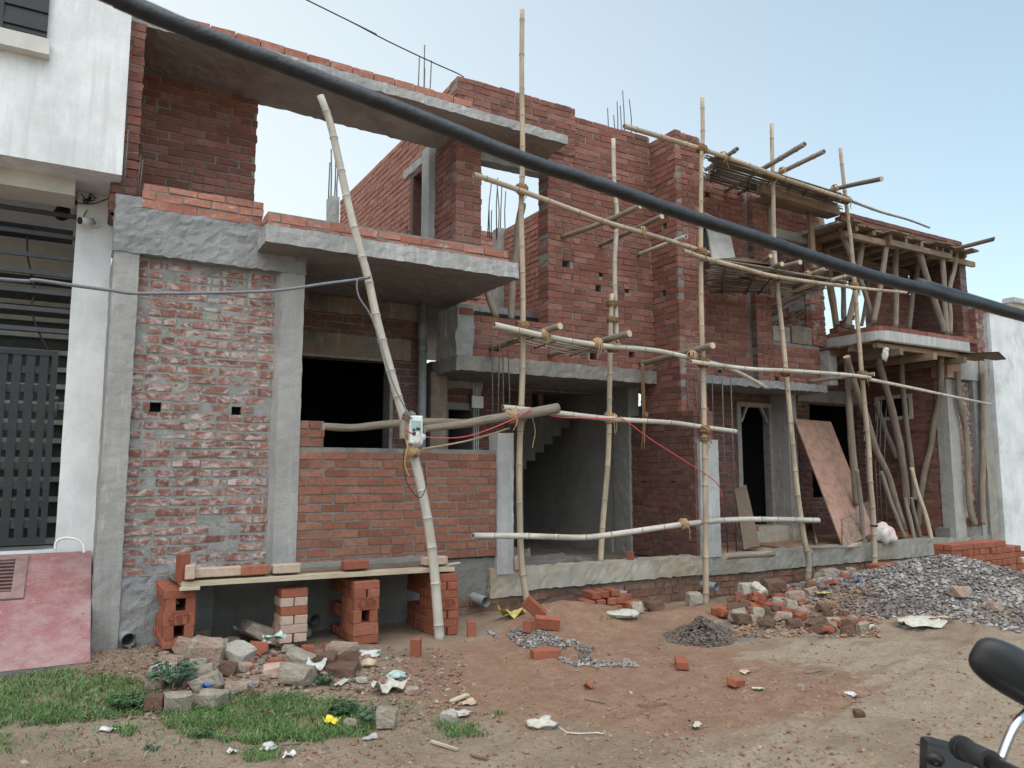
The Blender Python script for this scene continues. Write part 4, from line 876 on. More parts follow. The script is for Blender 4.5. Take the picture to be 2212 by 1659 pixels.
plank('timber_beam', aY(1640, 428, .25), aY(1805, 466, .3), .3, .03, M_boardd, 'dark weathered board directly under the long timber beam', 'board')
# upper roof formwork: one thing of planks and joists
fw = thing('roof_formwork', 'timber formwork of planks and joists under the upper right roof', 'formwork', aY(1900, 500, .5))
mb = MB()
for k in range(14): x = 10.12 + .24 * k; mb.box(x, x + .225, -.06 - R.random() * .2, 2.2, 5.295, 5.322, jit=.006)
mb.build('deck_planks', M_boardd, fw)
for k in range(8): x = 10.35 + .42 * k; MB().box(x, x + .07, -.1, 2.2, 5.215, 5.29, jit=.006).build('joist', M_boardd if k % 2 else M_board, fw)
for x0, x1, y, m in ((10.2, 11.5, -.03, M_board), (11.2, 12.9, -.11, M_boardd), (12.4, 13.75, -.03, M_board), (10.3, 13.3, .9, M_boardd)): MB().box(x0, x1, y, y + .07, 5.12, 5.21, jit=.008).build('beam', m, fw)
plank('board', aY(2052, 541, -.05), aY(2148, 516, -.6), .18, .03, M_boardd, 'dark board sticking out at the right end of the roof formwork')
# balcony formwork
bf = thing('balcony_formwork', 'timber formwork carrying the curved balcony slab', 'formwork', aY(1900, 770, .2))
mb = MB()
for k in range(10): y = -.36 + .24 * k; mb.box(10.4 + .02 * (k % 3), 13.0, y, y + .22, 3.455, 3.48, jit=.006)
mb.build('deck_planks', M_boardd, bf)
for k in range(5): y = -.30 + .42 * k; MB().box(10.45, 13.05 + .15 * (k == 0), y, y + .09, 3.36, 3.45, jit=.01).build('joist', M_board if k in (0, 2) else M_boardd, bf)
for k in range(3): x = 10.75 + .85 * k; MB().box(x, x + .08, -.45, 1.5, 3.25, 3.355, jit=.01).build('beam', M_boardd if k != 1 else M_board, bf)
MB().box(12.62, 13.0, -.07, .22, 3.07, 3.355, jit=.01).build('column_box', M_ply, bf)
mb = MB(); q = [V3((12.5, -.26, 3.435)), V3((12.9, -.75, 3.43)), V3((13.6, -.5, 3.40)), V3((13.7, -.26, 3.42))]; mb.poly(q).poly([p - V3((0, 0, .015)) for p in reversed(q)])
tag(mb.build('metal_sheet', M_boardd), 'dark thin sheet jutting out under the balcony right end', 'sheet')
MBg = MB(); c = aY(1913, 767, -.45); MBg.blob(c, .05, .04, .09, 5, .5, 2, facet=False); MBg.blob(c + V3((.03, 0, .08)), .05, .04, .04, 8, .5, 2, facet=False); tag(MBg.build('white_rag', M_tarp), 'white rag hanging from the balcony formwork', 'rag')
tag(MB().box(13.05, 13.25, -.18, -.05, 3.74, 3.80, jit=.006).build('loose_brick', B_old), 'single brick lying on the right end of the balcony', 'brick')
GD = 'wooden props under the balcony slab'
for i, (pts, Yt, Yb, r, lab) in enumerate((
    ([(1831, 776), (1833, 853), (1838, 936), (1852, 1092)], .3, .3, .055, 'grey log prop at the left, beside the dark window'),
    ([(1829, 770), (1848, 836), (1868, 890), (1888, 960), (1918, 1030), (1940, 1106), (1955, 1150)], .1, .45, .058, 'long leaning prop passing behind the rightmost bamboo'),
    ([(1895, 773), (1918, 853), (1935, 920), (1952, 1020), (1957, 1092)], .2, .45, .062, 'thick prop leaning right, second of the pair before the small white window'),
    ([(1947, 785), (1952, 853), (1958, 920), (1970, 1010), (1975, 1080)], .4, .5, .046, 'slim prop crossing the small white framed window'),
    ([(2034, 770), (2030, 850), (2012, 950), (1990, 1060), (1980, 1165)], -.1, .7, .056, 'prop leaning left beside the grey concrete column'),
    ([(2068, 803), (2074, 870), (2088, 953), (2094, 1090), (2106, 1132)], -.1, -.08, .05, 'bent grey prop in front of the narrow brick panel'),
    ([(2122, 805), (2123, 960), (2122, 1133)], -.1, -.08, .048, 'straight prop at the right edge of the narrow brick panel'),
    ([(1851, 1015), (1860, 1090), (1866, 1185)], .1, .1, .034, 'short stick propping up the leftmost log prop'),
    ([(1903, 1018), (1926, 1090), (1955, 1162)], .35, .3, .036, 'sawn batten tied to the long leaning prop'),
    ([(1969, 1010), (1985, 1070), (2000, 1115), (2014, 1170)], .2, .15, .036, 'pale short prop standing nearest on the porch floor'),
    ([(1955, 1075), (1963, 1110), (1976, 1168)], .4, .3, .036, 'dark short stick under the thick prop'),
    ([(1892, 873), (1912, 930), (1935, 990)], .9, .9, .05, 'dark prop deep in the porch behind the others'),
    ([(1968, 1075), (1975, 1110), (1990, 1166)], .45, .45, .034, 'dark thin stick in the middle of the crossing props'))):
    n = len(pts) - 1
    logp('prop', [aY(a, b, lerp(Yt, Yb, k / n)) for k, (a, b) in enumerate(pts)], r * .9, r, M_boardp if i == 9 else M_log, lab, 'prop', GD, seed=60 + i)
rr = MB()
for x, y in ((1897, 875), (1905, 850), (1916, 835)): rr.tube([aY(x, y, .35), aY(x - 6, 1000, .35), aY(x + 2, 1170, .35)], .008, 6)
for k in range(7): a = aY(1893, 1000 + 25 * k, .35); rr.tube([a, a + V3((.22, .05, R.uniform(-.03, .03)))], .005, 5)
tag(rr.build('rebar_cage', M_bar), 'rusty rebar cage standing behind the rightmost bamboo', 'rebar')
# plywood sheets etc. on the right porch
def sheet(name, q, th, mat, label, cat): mb = MB(); nn = (V3(q[1]) - V3(q[0])).cross(V3(q[3]) - V3(q[0])).normalized() * th; mb.hexa([V3(p) for p in q] + [V3(p) + nn for p in q]); return tag(mb.build(name, mat), label, cat)
sheet('plywood_sheet', [aY(1819, 1182, .05), aY(1887, 1150, .20), aY(1793, 912, 1.0), aY(1715, 906, .98)], .018, M_ply, 'tall pinkish plywood sheet leaning between doorway and dark window', 'plywood')
sheet('plywood_sheet', [aY(1819, 1185, .0), aY(1868, 1162, .12), aY(1860, 1103, .3), aY(1817, 1122, .22)], .018, M_ply2, 'small dirty plywood offcut leaning on the tall pinkish sheet', 'plywood')
sheet('door_leaf', [aY(1500 + 105, 1190, .1), aY(1640, 1182, .12), aY(1610, 1050, 1.0), aY(1585, 1060, 1.0)], .03, M_boardd, 'dark old board leaning by the doorway behind the rebars', 'board')
sheet('board', [aY(1850, 1170, .3), aY(1888, 1160, .4), aY(1885, 1080, .7), aY(1855, 1090, .65)], .02, M_boardd, 'dark mesh panel behind the plywood offcut', 'board')
logp('log', [aZ(1565, 1202, .47), aZ(1620, 1198, .47), aZ(1672, 1196, .47)], .045, .04, M_log, 'split grey log lying on the right porch floor', 'log', seed=90)
logp('stick', [aZ(1640, 1178, .44), aZ(1720, 1184, .44), aZ(1860, 1182, .44)], .014, .012, M_log, 'long thin stick lying on the right porch floor', 'stick', seed=91)
plank('board', aZ(1752, 1125, .6) + V3((0, 0, .1)), aZ(1765, 1180, .42), .12, .03, M_board, 'short board end behind the bent bamboo foot', 'board', upv=(0, 1, 0))
plank('plank', aZ(1834, 1182, .43), aZ(1872, 1165, .47), .06, .03, M_boardp, 'pale batten lying before the plywood offcut')
# ================================================================== LOOSE BRICKS
B_loose = m_brick('brick_loose', [(.26, .085, .05), (.33, .115, .07), (.29, .10, .06), (.24, .08, .05), (.35, .14, .09)], .30, .10, .1, (.36, .265, .195), rnd='oi')
B_paleb = m_brick('brick_faded', [(.46, .36, .28), (.50, .37, .30), (.42, .30, .25), (.52, .43, .34)], .3, .1, .0, (.42, .41, .38), rnd='oi')
def bmesh_brick(seed):
    r = random.Random(seed); bm = bmesh.new(); bmesh.ops.create_cube(bm, size=1)
    for v in bm.verts: v.co = V3((v.co.x * .228 + r.uniform(-.004, .004), v.co.y * .108 + r.uniform(-.003, .003), v.co.z * .073 + r.uniform(-.002, .002)))
    bmesh.ops.bevel(bm, geom=bm.edges[:], offset=.006, segments=1, affect='EDGES')
    me = bpy.data.meshes.new('brick'); bm.to_mesh(me); bm.free(); return me
BR = {m: [] for m in (0, 1)}
for m, mat in ((0, B_loose), (1, B_paleb)):
    for s in range(5): me = bmesh_brick(s + 10 * m); me.materials.append(mat); BR[m].append(me)
def brick(p, yaw, label, group=None, mat=0, tilt=(0, 0), edge=None, sc=1, name='loose_brick'):
    """edge: None flat, 'e' on its long edge (bed face to the front), 'u' standing upright"""
    o = bpy.data.objects.new(name, R.choice(BR[mat])); COL.objects.link(o)
    M = Matrix.Rotation(yaw, 3, 'Z') @ Matrix.Rotation(tilt[0], 3, 'X') @ Matrix.Rotation(tilt[1], 3, 'Y')
    if edge == 'e': M = M @ Matrix.Rotation(math.pi / 2, 3, 'X')
    if edge == 'u': M = M @ Matrix.Rotation(math.pi / 2, 3, 'Y')
    o.rotation_euler = M.to_euler(); o.location = p; o.scale = (sc, sc, sc); WL[o.name] = V3(p)
    return tag(o, label, 'brick', group)
M_stamp = m_plain('letter_shading', (.17, .05, .03), .95)  # darker than the brick: shading of the letter relief put into the colour
def stamp(parent, p, right, upv, nrm, w, txt='LBF', flip=False):
    """pressed frog outline with raised letters on a brick face"""
    cu = bpy.data.curves.new('t', 'FONT'); cu.body = txt; cu.size = w * .46; cu.extrude = .003; cu.offset = .0012; cu.align_x = 'CENTER'; cu.align_y = 'CENTER'; cu.space_character = 1.15
    ob = bpy.data.objects.new('t', cu); COL.objects.link(ob); dg = bpy.context.evaluated_depsgraph_get(); tm = bpy.data.meshes.new_from_object(ob.evaluated_get(dg))
    right, upv, nrm = V3(right), V3(upv), V3(nrm); s = -1 if flip else 1; mb = MB()
    for v in tm.vertices: mb.v.append(V3(p) + right * v.co.x * s + upv * v.co.y * s + nrm * (v.co.z + .001))
    for f in tm.polygons: mb.face(list(f.vertices), 0)
    bpy.data.objects.remove(ob); bpy.data.curves.remove(cu)
    h = w * .24; L = w * .42; hexp = [(-L, 0), (-L + h * .6, h), (L - h * .6, h), (L, 0), (L - h * .6, -h), (-L + h * .6, -h), (-L, 0)]
    mb.tube([V3(p) + right * a + upv * b + nrm * .001 for a, b in hexp], .0026, 4, cap=False)
    o = mb.build('frog_stamp', M_stamp, None); o.parent = parent; o.matrix_parent_inverse = Matrix.Translation(parent.location) @ parent.rotation_euler.to_matrix().to_4x4()
    o.matrix_parent_inverse = o.matrix_parent_inverse.inverted(); return o
YF = -.78
def pier(px0, px1, pyb, pyt, courses, label, group, yf=YF, depth=3, mats=None):
    a = aY(px0, pyb, yf); b = aY(px1, pyb, yf); zt = aY((px0 + px1) / 2, pyt, yf).z; z = a.z; W = b.x - a.x; xc = (a.x + b.x) / 2
    hs = {'A': .075, 'E': .112, 'H': .075, 'U': .112, 'S': .075}; k = (zt - z) / sum(hs[c] for c in courses); k = max(.85, min(1.25, k)); first = {}
    for i, c in enumerate(courses):
        h = hs[c] * k; zc = z + h / 2; mt = mats[i] if mats else 0; jx = R.uniform(-.008, .008)
        if c == 'A':
            for d in range(depth * 2 if depth > 1 else 2): o = brick((xc + jx + R.uniform(-.006, .006), yf + .056 + .115 * d, zc), R.uniform(-.04, .04), label, group, mt); first.setdefault(i, o)
        if c == 'S':
            for d in range(2): brick((xc + jx + .03, yf + .056 + .115 * d, zc), R.uniform(-.06, .02), label, group, mt)
        if c == 'H':
            for s in (-.06, .06):
                for d in range(depth): brick((xc + s + jx, yf + .115 + .235 * d, zc), math.pi / 2 + R.uniform(-.03, .03), label, group, mt)
        if c == 'E':
            for d in range(2 if depth < 2 else 5): o = brick((xc + jx, yf + .038 + .08 * d, zc), R.uniform(-.02, .02), label, group, mt, edge='e'); first.setdefault(i, o)
        if c == 'U':
            for s in (-.074, .074):
                for d in range(depth): brick((xc + s + jx, yf + .115 + .235 * d, zc), math.pi / 2 + R.uniform(-.03, .03), label, group, mt, edge='e')
        z += h
    return first, xc
def stamp_on(o, flip=False): p = V3(o.location); stamp(o, p + V3((0, -.0375, 0)), (1, 0, 0), (0, 0, 1), (0, -1, 0), .19, flip=flip)
f1, _ = pier(345, 424, 1404, 1274, 'AUEUA', 'red brick in the leftmost pier under the plank, beside the grey wall', 'bricks of the leftmost pier', -.72)
stamp_on(f1[2], True)
f2, _ = pier(603, 664, 1392, 1272, 'HAHAHA', 'brick in the narrow pale pier under the plank, behind the rubble', 'bricks of the pale pier', -.72, 1, [1, 1, 1, 0, 1, 0])
f3, _ = pier(752, 829, 1396, 1256, 'AEUEHA', 'red brick in the pier under the middle of the plank', 'bricks of the middle pier', -.80)
stamp_on(f3[3])
f4, _ = pier(926, 1003, 1378, 1240, 'HAHEAHA', 'red brick in the rightmost pier under the plank, behind the meter pole', 'bricks of the rightmost pier', -.80)
stamp_on(f4[3])
pA = aY(392, 1263, -.76); pB = aY(985, 1230, -.80)
plank('plank', pA + V3((0, .18, 0)), pB + V3((0, .22, 0)), .38, .035, M_boardp, 'long pale plank bridging the four brick piers')
plank('plank', pA + V3((-.02, .30, .028)), pB + V3((.03, .36, .028)), .34, .018, M_boardd, 'thin dark board lying on the long pale plank')
mb = MB().rough(pA.x - .02, pB.x + .02, -.45, .02, pA.z + .03, .625, step=.05, amp=.016, seed=120, frq=9); tag(mb.build('mortar_ledge', C_wet), 'wet grey mortar ledge cast on the plank below the brick panel', 'mortar')
def onpl(x, t=.5): return V3((x, -.66, lerp(pA.z, pB.z, (x - pA.x) / (pB.x - pA.x)) + .02))
def pxx(x): return aY(x, 1240, -.68).x
brick(onpl(pxx(395)) + V3((0, 0, .10)), .3, 'red brick standing on end at the left tip of the plank', edge='u')
brick(onpl(pxx(405)) + V3((.02, -.03, .075)), 1.4, 'faded brick set on edge at the left tip of the plank', mat=1, edge='e')
for x, m, l in ((437, 1, 'mortar-smeared brick lying first from the left on the plank'), (490, 1, 'yellowish pale brick lying on the plank'), (549, 0, 'red brick lying on the plank between two pale ones'), (618, 1, 'pinkish white rounded brick lying on the plank above the pale pier'),
                (768, 0, 'red brick lying alone on the plank above the middle pier'), (940, 1, 'pale brick lying on the plank behind the meter pole')):
    brick(onpl(pxx(x)) + V3((0, 0, .055)), R.uniform(-.06, .06), l, mat=m)
plank('batten', pB + V3((-.06, .05, .045)), pB + V3((.07, .07, .05)), .03, .012, M_boardp, 'thin stick poking out at the right end of the plank', 'stick')
plank('batten', aY(388, 1272, -.78), aY(432, 1270, -.80), .07, .02, M_boardp, 'short pale wood wedge on top of the leftmost brick pier', 'wood')
# bricks on the mound, small heap, big stack
def gb(px_, py_, dz=.04, **k): p = G(px_, py_); return p + V3((0, 0, dz))
def gp(x, y, h=0): p = G(x, y); p.z = gz(p.x, p.y) + h; return p
brick(gp(1150, 1362, .04), .5, 'red brick standing on the mound, lower left of three', edge='e', tilt=(0, .1)); brick(gp(1182, 1362, .07), -.5, 'red stamped brick on the mound, lower right of three', edge='e', tilt=(.3, .1))
brick(gp(1155, 1350, .15), -.7, 'red brick tilted on top of two others on the mound', tilt=(.2, .75), edge='e')
brick(gp(1178, 1420, .03), -.25, 'red brick lying at the edge of the small gravel patch'); brick(gp(898, 1418, .05), .9, 'red half brick alone on the red soil left of the mound', edge='u', sc=.8)
brick(gp(1018, 1375, .06), 1.3, 'red brick end standing beside the rightmost pier', edge='u', sc=.7); brick(gp(1472, 1442, .035), .9, 'red brick lying in the middle of the lane', sc=.85)
brick(gp(1272, 1486, .02), .8, 'small red broken brick tip sticking out of the lane soil', tilt=(.6, .5), sc=.5)
brick(gp(1590, 1483, .03), .3, 'broken red brick among flakes on the right lane', tilt=(.2, .2), sc=.7)
gq = 'bricks of the small heap by the drain pipe'
lq = 'reddish brown brick in the small heap below the low plinth'
c0 = aY(1308, 1324, -.5)
for k, (x, y, z, a) in enumerate(((-.26, 0, .04, 1.35), (-.13, -.02, .04, 1.4), (.02, .03, .04, 1.3), (.16, .04, .04, 1.2), (.30, .06, .04, .1), (-.24, .02, .12, 1.4), (-.10, .03, .12, 1.45), (.10, .08, .12, 1.35), (.22, .09, .12, 1.3), (-.14, .06, .20, 1.5), (.0, .08, .20, 1.4), (.15, .1, .20, 1.35), (.37, .0, .06, .2), (.32, .12, .12, .4))):
    brick(c0 + V3((x, y, z)), a + R.uniform(-.1, .1), lq, gq)
big = 'bricks of the big stack behind the gravel'; lb = 'fresh red brick in the big stack at the right behind the gravel heap'
yb0 = -1.85
for row in range(8):
    nx = 13 if row < 7 else 9
    for k in range(nx):
        x = 9.26 + .118 * k; z = .03 + .076 * (row + .5)
        if row == 7 and k > 8: continue
        if row % 2 == 0: brick((x, yb0 + R.uniform(-.012, .012), z), math.pi / 2 + R.uniform(-.03, .03), lb, big)
        elif k % 2 == 0: brick((x + .06, yb0 - .055 + R.uniform(-.01, .01), z), R.uniform(-.03, .03), lb, big); brick((x + .06, yb0 + .058, z), R.uniform(-.03, .03), lb, big)
for row in range(4):
    for k in range(6): brick((8.45 + .118 * k + .05 * row, yb0 + .45, .12 + .076 * row), math.pi / 2 + R.uniform(-.05, .05), 'red brick in the low stack between plinth and gravel heap', 'bricks of the low stack behind the gravel')
for k in range(4): brick((13.05 + .13 * k, .1, .68 if k < 3 else .70), math.pi / 2, 'stamped brick standing on the step below the narrow brick panel' if k < 3 else 'tall brick on end beside the stamped bricks', 'bricks on the step' if k < 3 else None, edge='e' if k < 3 else 'u')
brick(aY(1362, 1206, .1), .5, 'single red brick end lying on the low plinth in the stair opening', edge='u', sc=.7)
brick(aZ(1622, 1142, .7), .1, 'brick lying on the door step', sc=1)
for k in range(2): brick(aY(1118, 1222 - 14 * k, .05), 1.2, 'grey dusty brick stacked beside the white post' , 'dusty bricks by the white post', mat=1)
for k in range(2): brick(aZ(1948, 1162 - 11 * k, .44) + V3((0, 0, .05)), .1 + .1 * k, 'red brick in the tiny pile beside the white sack', 'bricks beside the white sack')
# ================================================================== RUBBLE
def chunk(x, y, w, h, mat, label, group=None, seed=0, yaw=None, dz=.35, boxy=.8, amp=.22, roll=0, dep=None, name='rubble_chunk'):
    p = gp(x, y + h * .5); s = (p - CAM).dot(FW) / FPX; W = w * s / 2; H = h * s / 2; r = random.Random(seed * 7 + int(x))
    D = (dep or r.uniform(.6, .95)) * W
    if yaw is None: yaw = r.uniform(-.5, .5) + YAW * -1
    M = Matrix.Rotation(yaw, 3, 'Z') @ Matrix.Rotation(roll, 3, 'Y') @ Matrix.Rotation(r.uniform(-.2, .2), 3, 'X'); mb = MB()
    mb.shard(p + V3((0, D * .5, H * (1 - (.5 - dz) * .4))), W * 1.05, D, H * .95, r, M)
    return tag(mb.build(name, mat), label, 'rubble', group)
def zv(x, y): return 325.3 + x * .3186, 1192.7 + y * .3186
RG = 'broken masonry in the left rubble heap'; rl = 'grey brown lump of broken masonry in the left rubble heap'
spec = [(385, 680, 220, 190, M_flesh, 'big pinkish masonry block at the top left of the rubble heap', .25), (600, 700, 190, 120, M_stonew, 'rough whitish concrete lump in the middle of the rubble heap', .3), (820, 590, 380, 110, M_stone, 'long pale slab lying slanted on the rubble heap', .45),
        (885, 545, 125, 150, M_stone, 'pointed grey fragment standing before the pale pier', .2), (730, 650, 120, 95, B_loose, 'bright red broken brick on the rubble heap', .1), (355, 570, 100, 90, M_flesh, None, 0), (255, 650, 170, 110, M_flesh, None, .3), (1005, 560, 150, 70, M_stonew, 'whitish flat fragment at the foot of the pale pier', -.15),
        (860, 745, 100, 38, B_loose, 'flat red brick piece on the front of the rubble', -.05), (845, 803, 150, 80, B_paleb, 'pale brown brick lying below the flat red piece', -.05), (1010, 838, 210, 140, M_stone, 'big pale boulder at the lower right of the rubble', .1), (1025, 725, 200, 85, M_stone, None, .2),
        (1310, 660, 190, 70, M_flesh, 'pinkish brick lying on top of the brown lumps', 0), (1195, 740, 125, 120, M_cinder, 'brown lump left in the group of dark lumps', 0), (1345, 735, 140, 115, M_cinder, 'brown stamped-looking lump right in the group of dark lumps', -.4), (1310, 800, 200, 75, M_cinder, 'flat brown lump below the other dark lumps', 0),
        (1070, 675, 90, 85, B_loose, 'grey smeared brick end beside the pale pier', .2), (85, 800, 165, 85, M_stonew, None, .1), (330, 752, 120, 70, M_stone, None, 0), (530, 790, 115, 100, M_cinder, None, .2), (310, 845, 215, 100, M_stone, None, -.2), (395, 890, 200, 105, M_stone, None, -.3),
        (185, 1020, 165, 125, M_stone, 'squarish brown stone in the grass below the heap', .05), (430, 1000, 160, 105, M_stone, 'rounded stone beside the blue wrapper', .1), (580, 920, 150, 80, M_flesh, None, 0), (35, 880, 120, 95, M_flesh, None, 0), (30, 1020, 130, 110, M_cinder, None, 0), (490, 720, 130, 80, M_cinder, None, .3),
        (640, 780, 90, 60, M_flesh, None, 0), (700, 900, 70, 40, M_stone, None, 0), (780, 850, 60, 40, M_flesh, None, 0), (150, 735, 150, 60, M_flesh, None, 0), (470, 640, 110, 100, M_stone, None, 0), (560, 610, 90, 60, M_flesh, None, 0), (940, 660, 80, 60, M_stone, None, 0),
        (1605, 1130, 132, 132, M_stone, 'big rounded boulder beside the green weeds', .1), (1360, 1160, 82, 58, M_stone, 'small stone left of the big rounded boulder', 0), (2030, 1120, 108, 70, M_stonew, 'small whitish rounded lump on the red soil', 0), (1440, 870, 80, 40, M_stonew, None, 0), (1780, 945, 90, 50, M_flesh, None, 0)]
for i, (x, y, w_, h_, mt, lab, roll) in enumerate(spec): chunk(*zv(x, y), w_ * .3186 * 1.06, h_ * .3186 * 1.06, mt, lab or rl, None if lab else RG, i + 1, roll=roll)
r9 = random.Random(5)
for i in range(36): x, y = r9.uniform(60, 1500), r9.uniform(640, 960); chunk(*zv(x, y), r9.uniform(10, 22), r9.uniform(7, 13), r9.choice((M_stone, M_flesh, M_stonew, M_cinder)), rl, RG, 200 + i, roll=r9.uniform(-.3, .3))
for i in range(70): x, y = r9.uniform(150, 1400), r9.uniform(600, 930); chunk(*zv(x, y), r9.uniform(6, 17), r9.uniform(5, 10), r9.choice((M_stone, M_flesh, M_cinder, B_loose)), rl, RG, 300 + i, roll=r9.uniform(-.4, .4))
for i in range(45): x, y = r9.uniform(1350, 2150), r9.uniform(680, 1000) ; chunk(*zv(x, y), r9.uniform(5, 13), r9.uniform(3, 6), r9.choice((M_stone, M_flesh, M_cinder, M_flesh)), 'small flat fragment strewn between the left rubble heap and the leaning pole', 'fragments strewn right of the left rubble heap', 400 + i, roll=r9.uniform(-.2, .2), dz=.1)
RG2 = 'broken bricks and lumps in the right rubble bank'; rl2 = 'broken brown brick in the rubble bank along the plinth'
poly = [(1540, 1330), (1600, 1295), (1690, 1270), (1745, 1245), (1800, 1228), (1850, 1232), (1800, 1270), (1740, 1300), (1870, 1335), (1880, 1368), (1800, 1362), (1690, 1350)]
n = 0; r8 = random.Random(3)
while n < 95:
    x, y = r8.uniform(1540, 1880), r8.uniform(1228, 1370)
    if not in_poly(x, y, poly): continue
    sc = r8.uniform(.75, 1.25) * (y - 1000) / 330; n += 1
    if r8.random() < .45: p = gp(x, y, .04); brick(p, r8.uniform(0, 3), rl2, RG2, tilt=(r8.uniform(-.4, .4), r8.uniform(-.4, .4)), sc=r8.uniform(.55, .9)) if r8.random() < .5 else chunk(x, y, 30 * sc, 20 * sc, B_loose, rl2, RG2, n, roll=r8.uniform(-.4, .4), boxy=.62)
    else: chunk(x, y, r8.uniform(22, 40) * sc, r8.uniform(15, 26) * sc, r8.choice((M_cinder, M_cinder, M_stone, M_flesh)), rl2, RG2, n, roll=r8.uniform(-.4, .4), boxy=.7)
for x, y, w_, h_, mt, lab in ((1625, 1288, 48, 34, M_stonew, 'big pale block at the left end of the rubble bank'), (1733, 1262, 70, 42, M_cinder, 'large brown boulder on the rubble bank'), (1680, 1283, 46, 36, M_cinder, 'round brown boulder beside the large one'),
                          (2082, 1290, 44, 26, M_flesh, 'pale lump lying on the gravel heap'), (2192, 1240, 30, 24, M_stone, 'grey lump at the right border on the gravel'), (2155, 1320, 30, 22, M_flesh, 'pinkish lump low on the right of the gravel heap'), (2168, 1208, 42, 22, M_stone, 'flat stone near the brick stack'), (1800, 1250, 56, 24, M_stone, 'grey masonry lump against the plinth'), (2105, 1170, 40, 18, M_stone, 'flat rounded stone at the top of the gravel heap'),
                          (1860, 1548, 22, 16, M_cinder, 'small dark stone alone on the right lane'), (1732, 1490, 16, 12, M_stone, 'small grey stone on the lane'), (1505, 1305, 36, 30, M_stone, 'pale upright lump by the foot of the plinth'), (1380, 1322, 24, 26, M_stonew, 'whitish lump beside the small brick heap'), (1420, 1318, 40, 22, M_cinder, 'brown fragments beside the whitish lump')):
    chunk(x, y - h_ * .4, w_, h_, mt, lab, None, int(x), boxy=.75)
# ------------------------------------------------------------------ gravel, sand, debris, grass
def pebble(mb, p, r, rnd, m=0):
    n = len(mb.v); a = rnd.uniform(0, 6.3); e = rnd.uniform(.55, 1); f = rnd.uniform(.45, .8); t = rnd.uniform(-.5, .5); ca, sa = math.cos(a), math.sin(a)
    for x, y, z in ((1, 0, 0), (.1, 1, .1), (-1, .1, 0), (0, -1, -.1), (.2, .1, 1), (-.1, 0, -1), (.55, .6, .55)):
        x += rnd.uniform(-.25, .25); y = (y + rnd.uniform(-.25, .25)) * e; z = (z + rnd.uniform(-.15, .15)) * f + x * t
        mb.v.append(V3((p[0] + (x * ca - y * sa) * r, p[1] + (x * sa + y * ca) * r, p[2] + z * r)))
    for q in ((0, 6, 4), (0, 1, 6), (6, 1, 4), (1, 2, 4), (2, 3, 4), (3, 0, 4), (1, 0, 5), (2, 1, 5), (3, 2, 5), (0, 3, 5)): mb.face([n + k for k in q], m)
def m_gravel():
    t = NT('gravel_stone'); c = t.ramp(t.isl(), [(0, (.085, .078, .078)), (.3, (.15, .138, .135)), (.55, (.22, .205, .20)), (.8, (.29, .275, .265)), (1, (.40, .385, .36))]); c = t.mix(t.step(t.noise(1.4, 4), .42, .62, 0, .55), c, (.095, .07, .068))
    c = t.mix(t.step(t.noise(1.1, 3, .5, t.vec((1, 1, 1), (7, 2, 1))), .5, .66, 0, .5), c, (.36, .33, .29)); return t.done(c, .85)
mb = MB(); rs = random.Random(21)
for k in range(2600):
    x, y = rs.uniform(560, 2230), 1385 + 280 * rs.random()
    if mnoise.noise(V3((x * .005, y * .011, 13))) < rs.uniform(-.25, .45): continue
    p = gp(x, y, -.004); pebble(mb, p, rs.choice((.006, .009, .013, .022)) * rs.uniform(.7, 1.3), rs)
def m_clod():
    t = NT('soil_clod'); c = t.ramp(t.isl(), [(0, (.20, .115, .075)), (.4, (.26, .165, .11)), (.7, (.31, .215, .15)), (1, (.22, .12, .08))]); t.bump(t.noise(60, 5), .6, .01); return t.done(c, .97)
tag(mb.build('soil_clods', m_clod()), 'loose clods of reddish brown earth over the lane', 'soil', kind='stuff')
mb = MB()
for k in range(1500):
    x, y = rs.uniform(1580, 1900), rs.uniform(1260, 1378)
    pebble(mb, gp(x, y, .008), rs.choice((.01, .016, .024, .032)), rs)
tag(mb.build('brick_crumbs', m_clod()), 'earth and brick crumbs between the right rubble and the gravel', 'debris', kind='stuff')
M_grav = m_gravel(); rg = random.Random(11); mb = MB(); n = 0
while n < 13000:
    a = rg.uniform(0, 6.283); d = math.sqrt(rg.random()) * .97; x = 8.95 + 2.25 * d * math.cos(a); y = -2.05 + 1.68 * d * math.sin(a)
    if mnoise.noise(V3((x * 2.2, y * 2.2, 4))) * .35 + d > .98: continue
    if x < 7.5 and mnoise.noise(V3((x * 3, y * 3, 9))) > .05: continue
    pebble(mb, (x, y, gz(x, y) + rg.uniform(-.006, .022)), rg.choice((.012, .018, .022, .027, .034)), rg); n += 1
tag(mb.build('gravel_heap', M_grav), 'grey crushed stone heap in front of the right porch', 'gravel', kind='stuff')
mb = MB(); n = 0
for k in range(3000):
    x, y = rg.uniform(1050, 1395), rg.uniform(1362, 1442); cx = lerp(1090, 1330, (y - 1362) / 80)
    if abs(x - cx) > 75 + 30 * mnoise.noise(V3((x * .03, y * .05, 0))) or (mnoise.noise(V3((x * .02, y * .03, 5))) < -.12): continue
    p = gp(x, y, rg.uniform(0, .015)); pebble(mb, p, rg.uniform(.011, .024), rg)
tag(mb.build('gravel_patch', M_grav), 'scattered grey gravel at the edge of the red soil mound', 'gravel', kind='stuff')
mb = MB(); c = gp(1562, 1388); N = 26
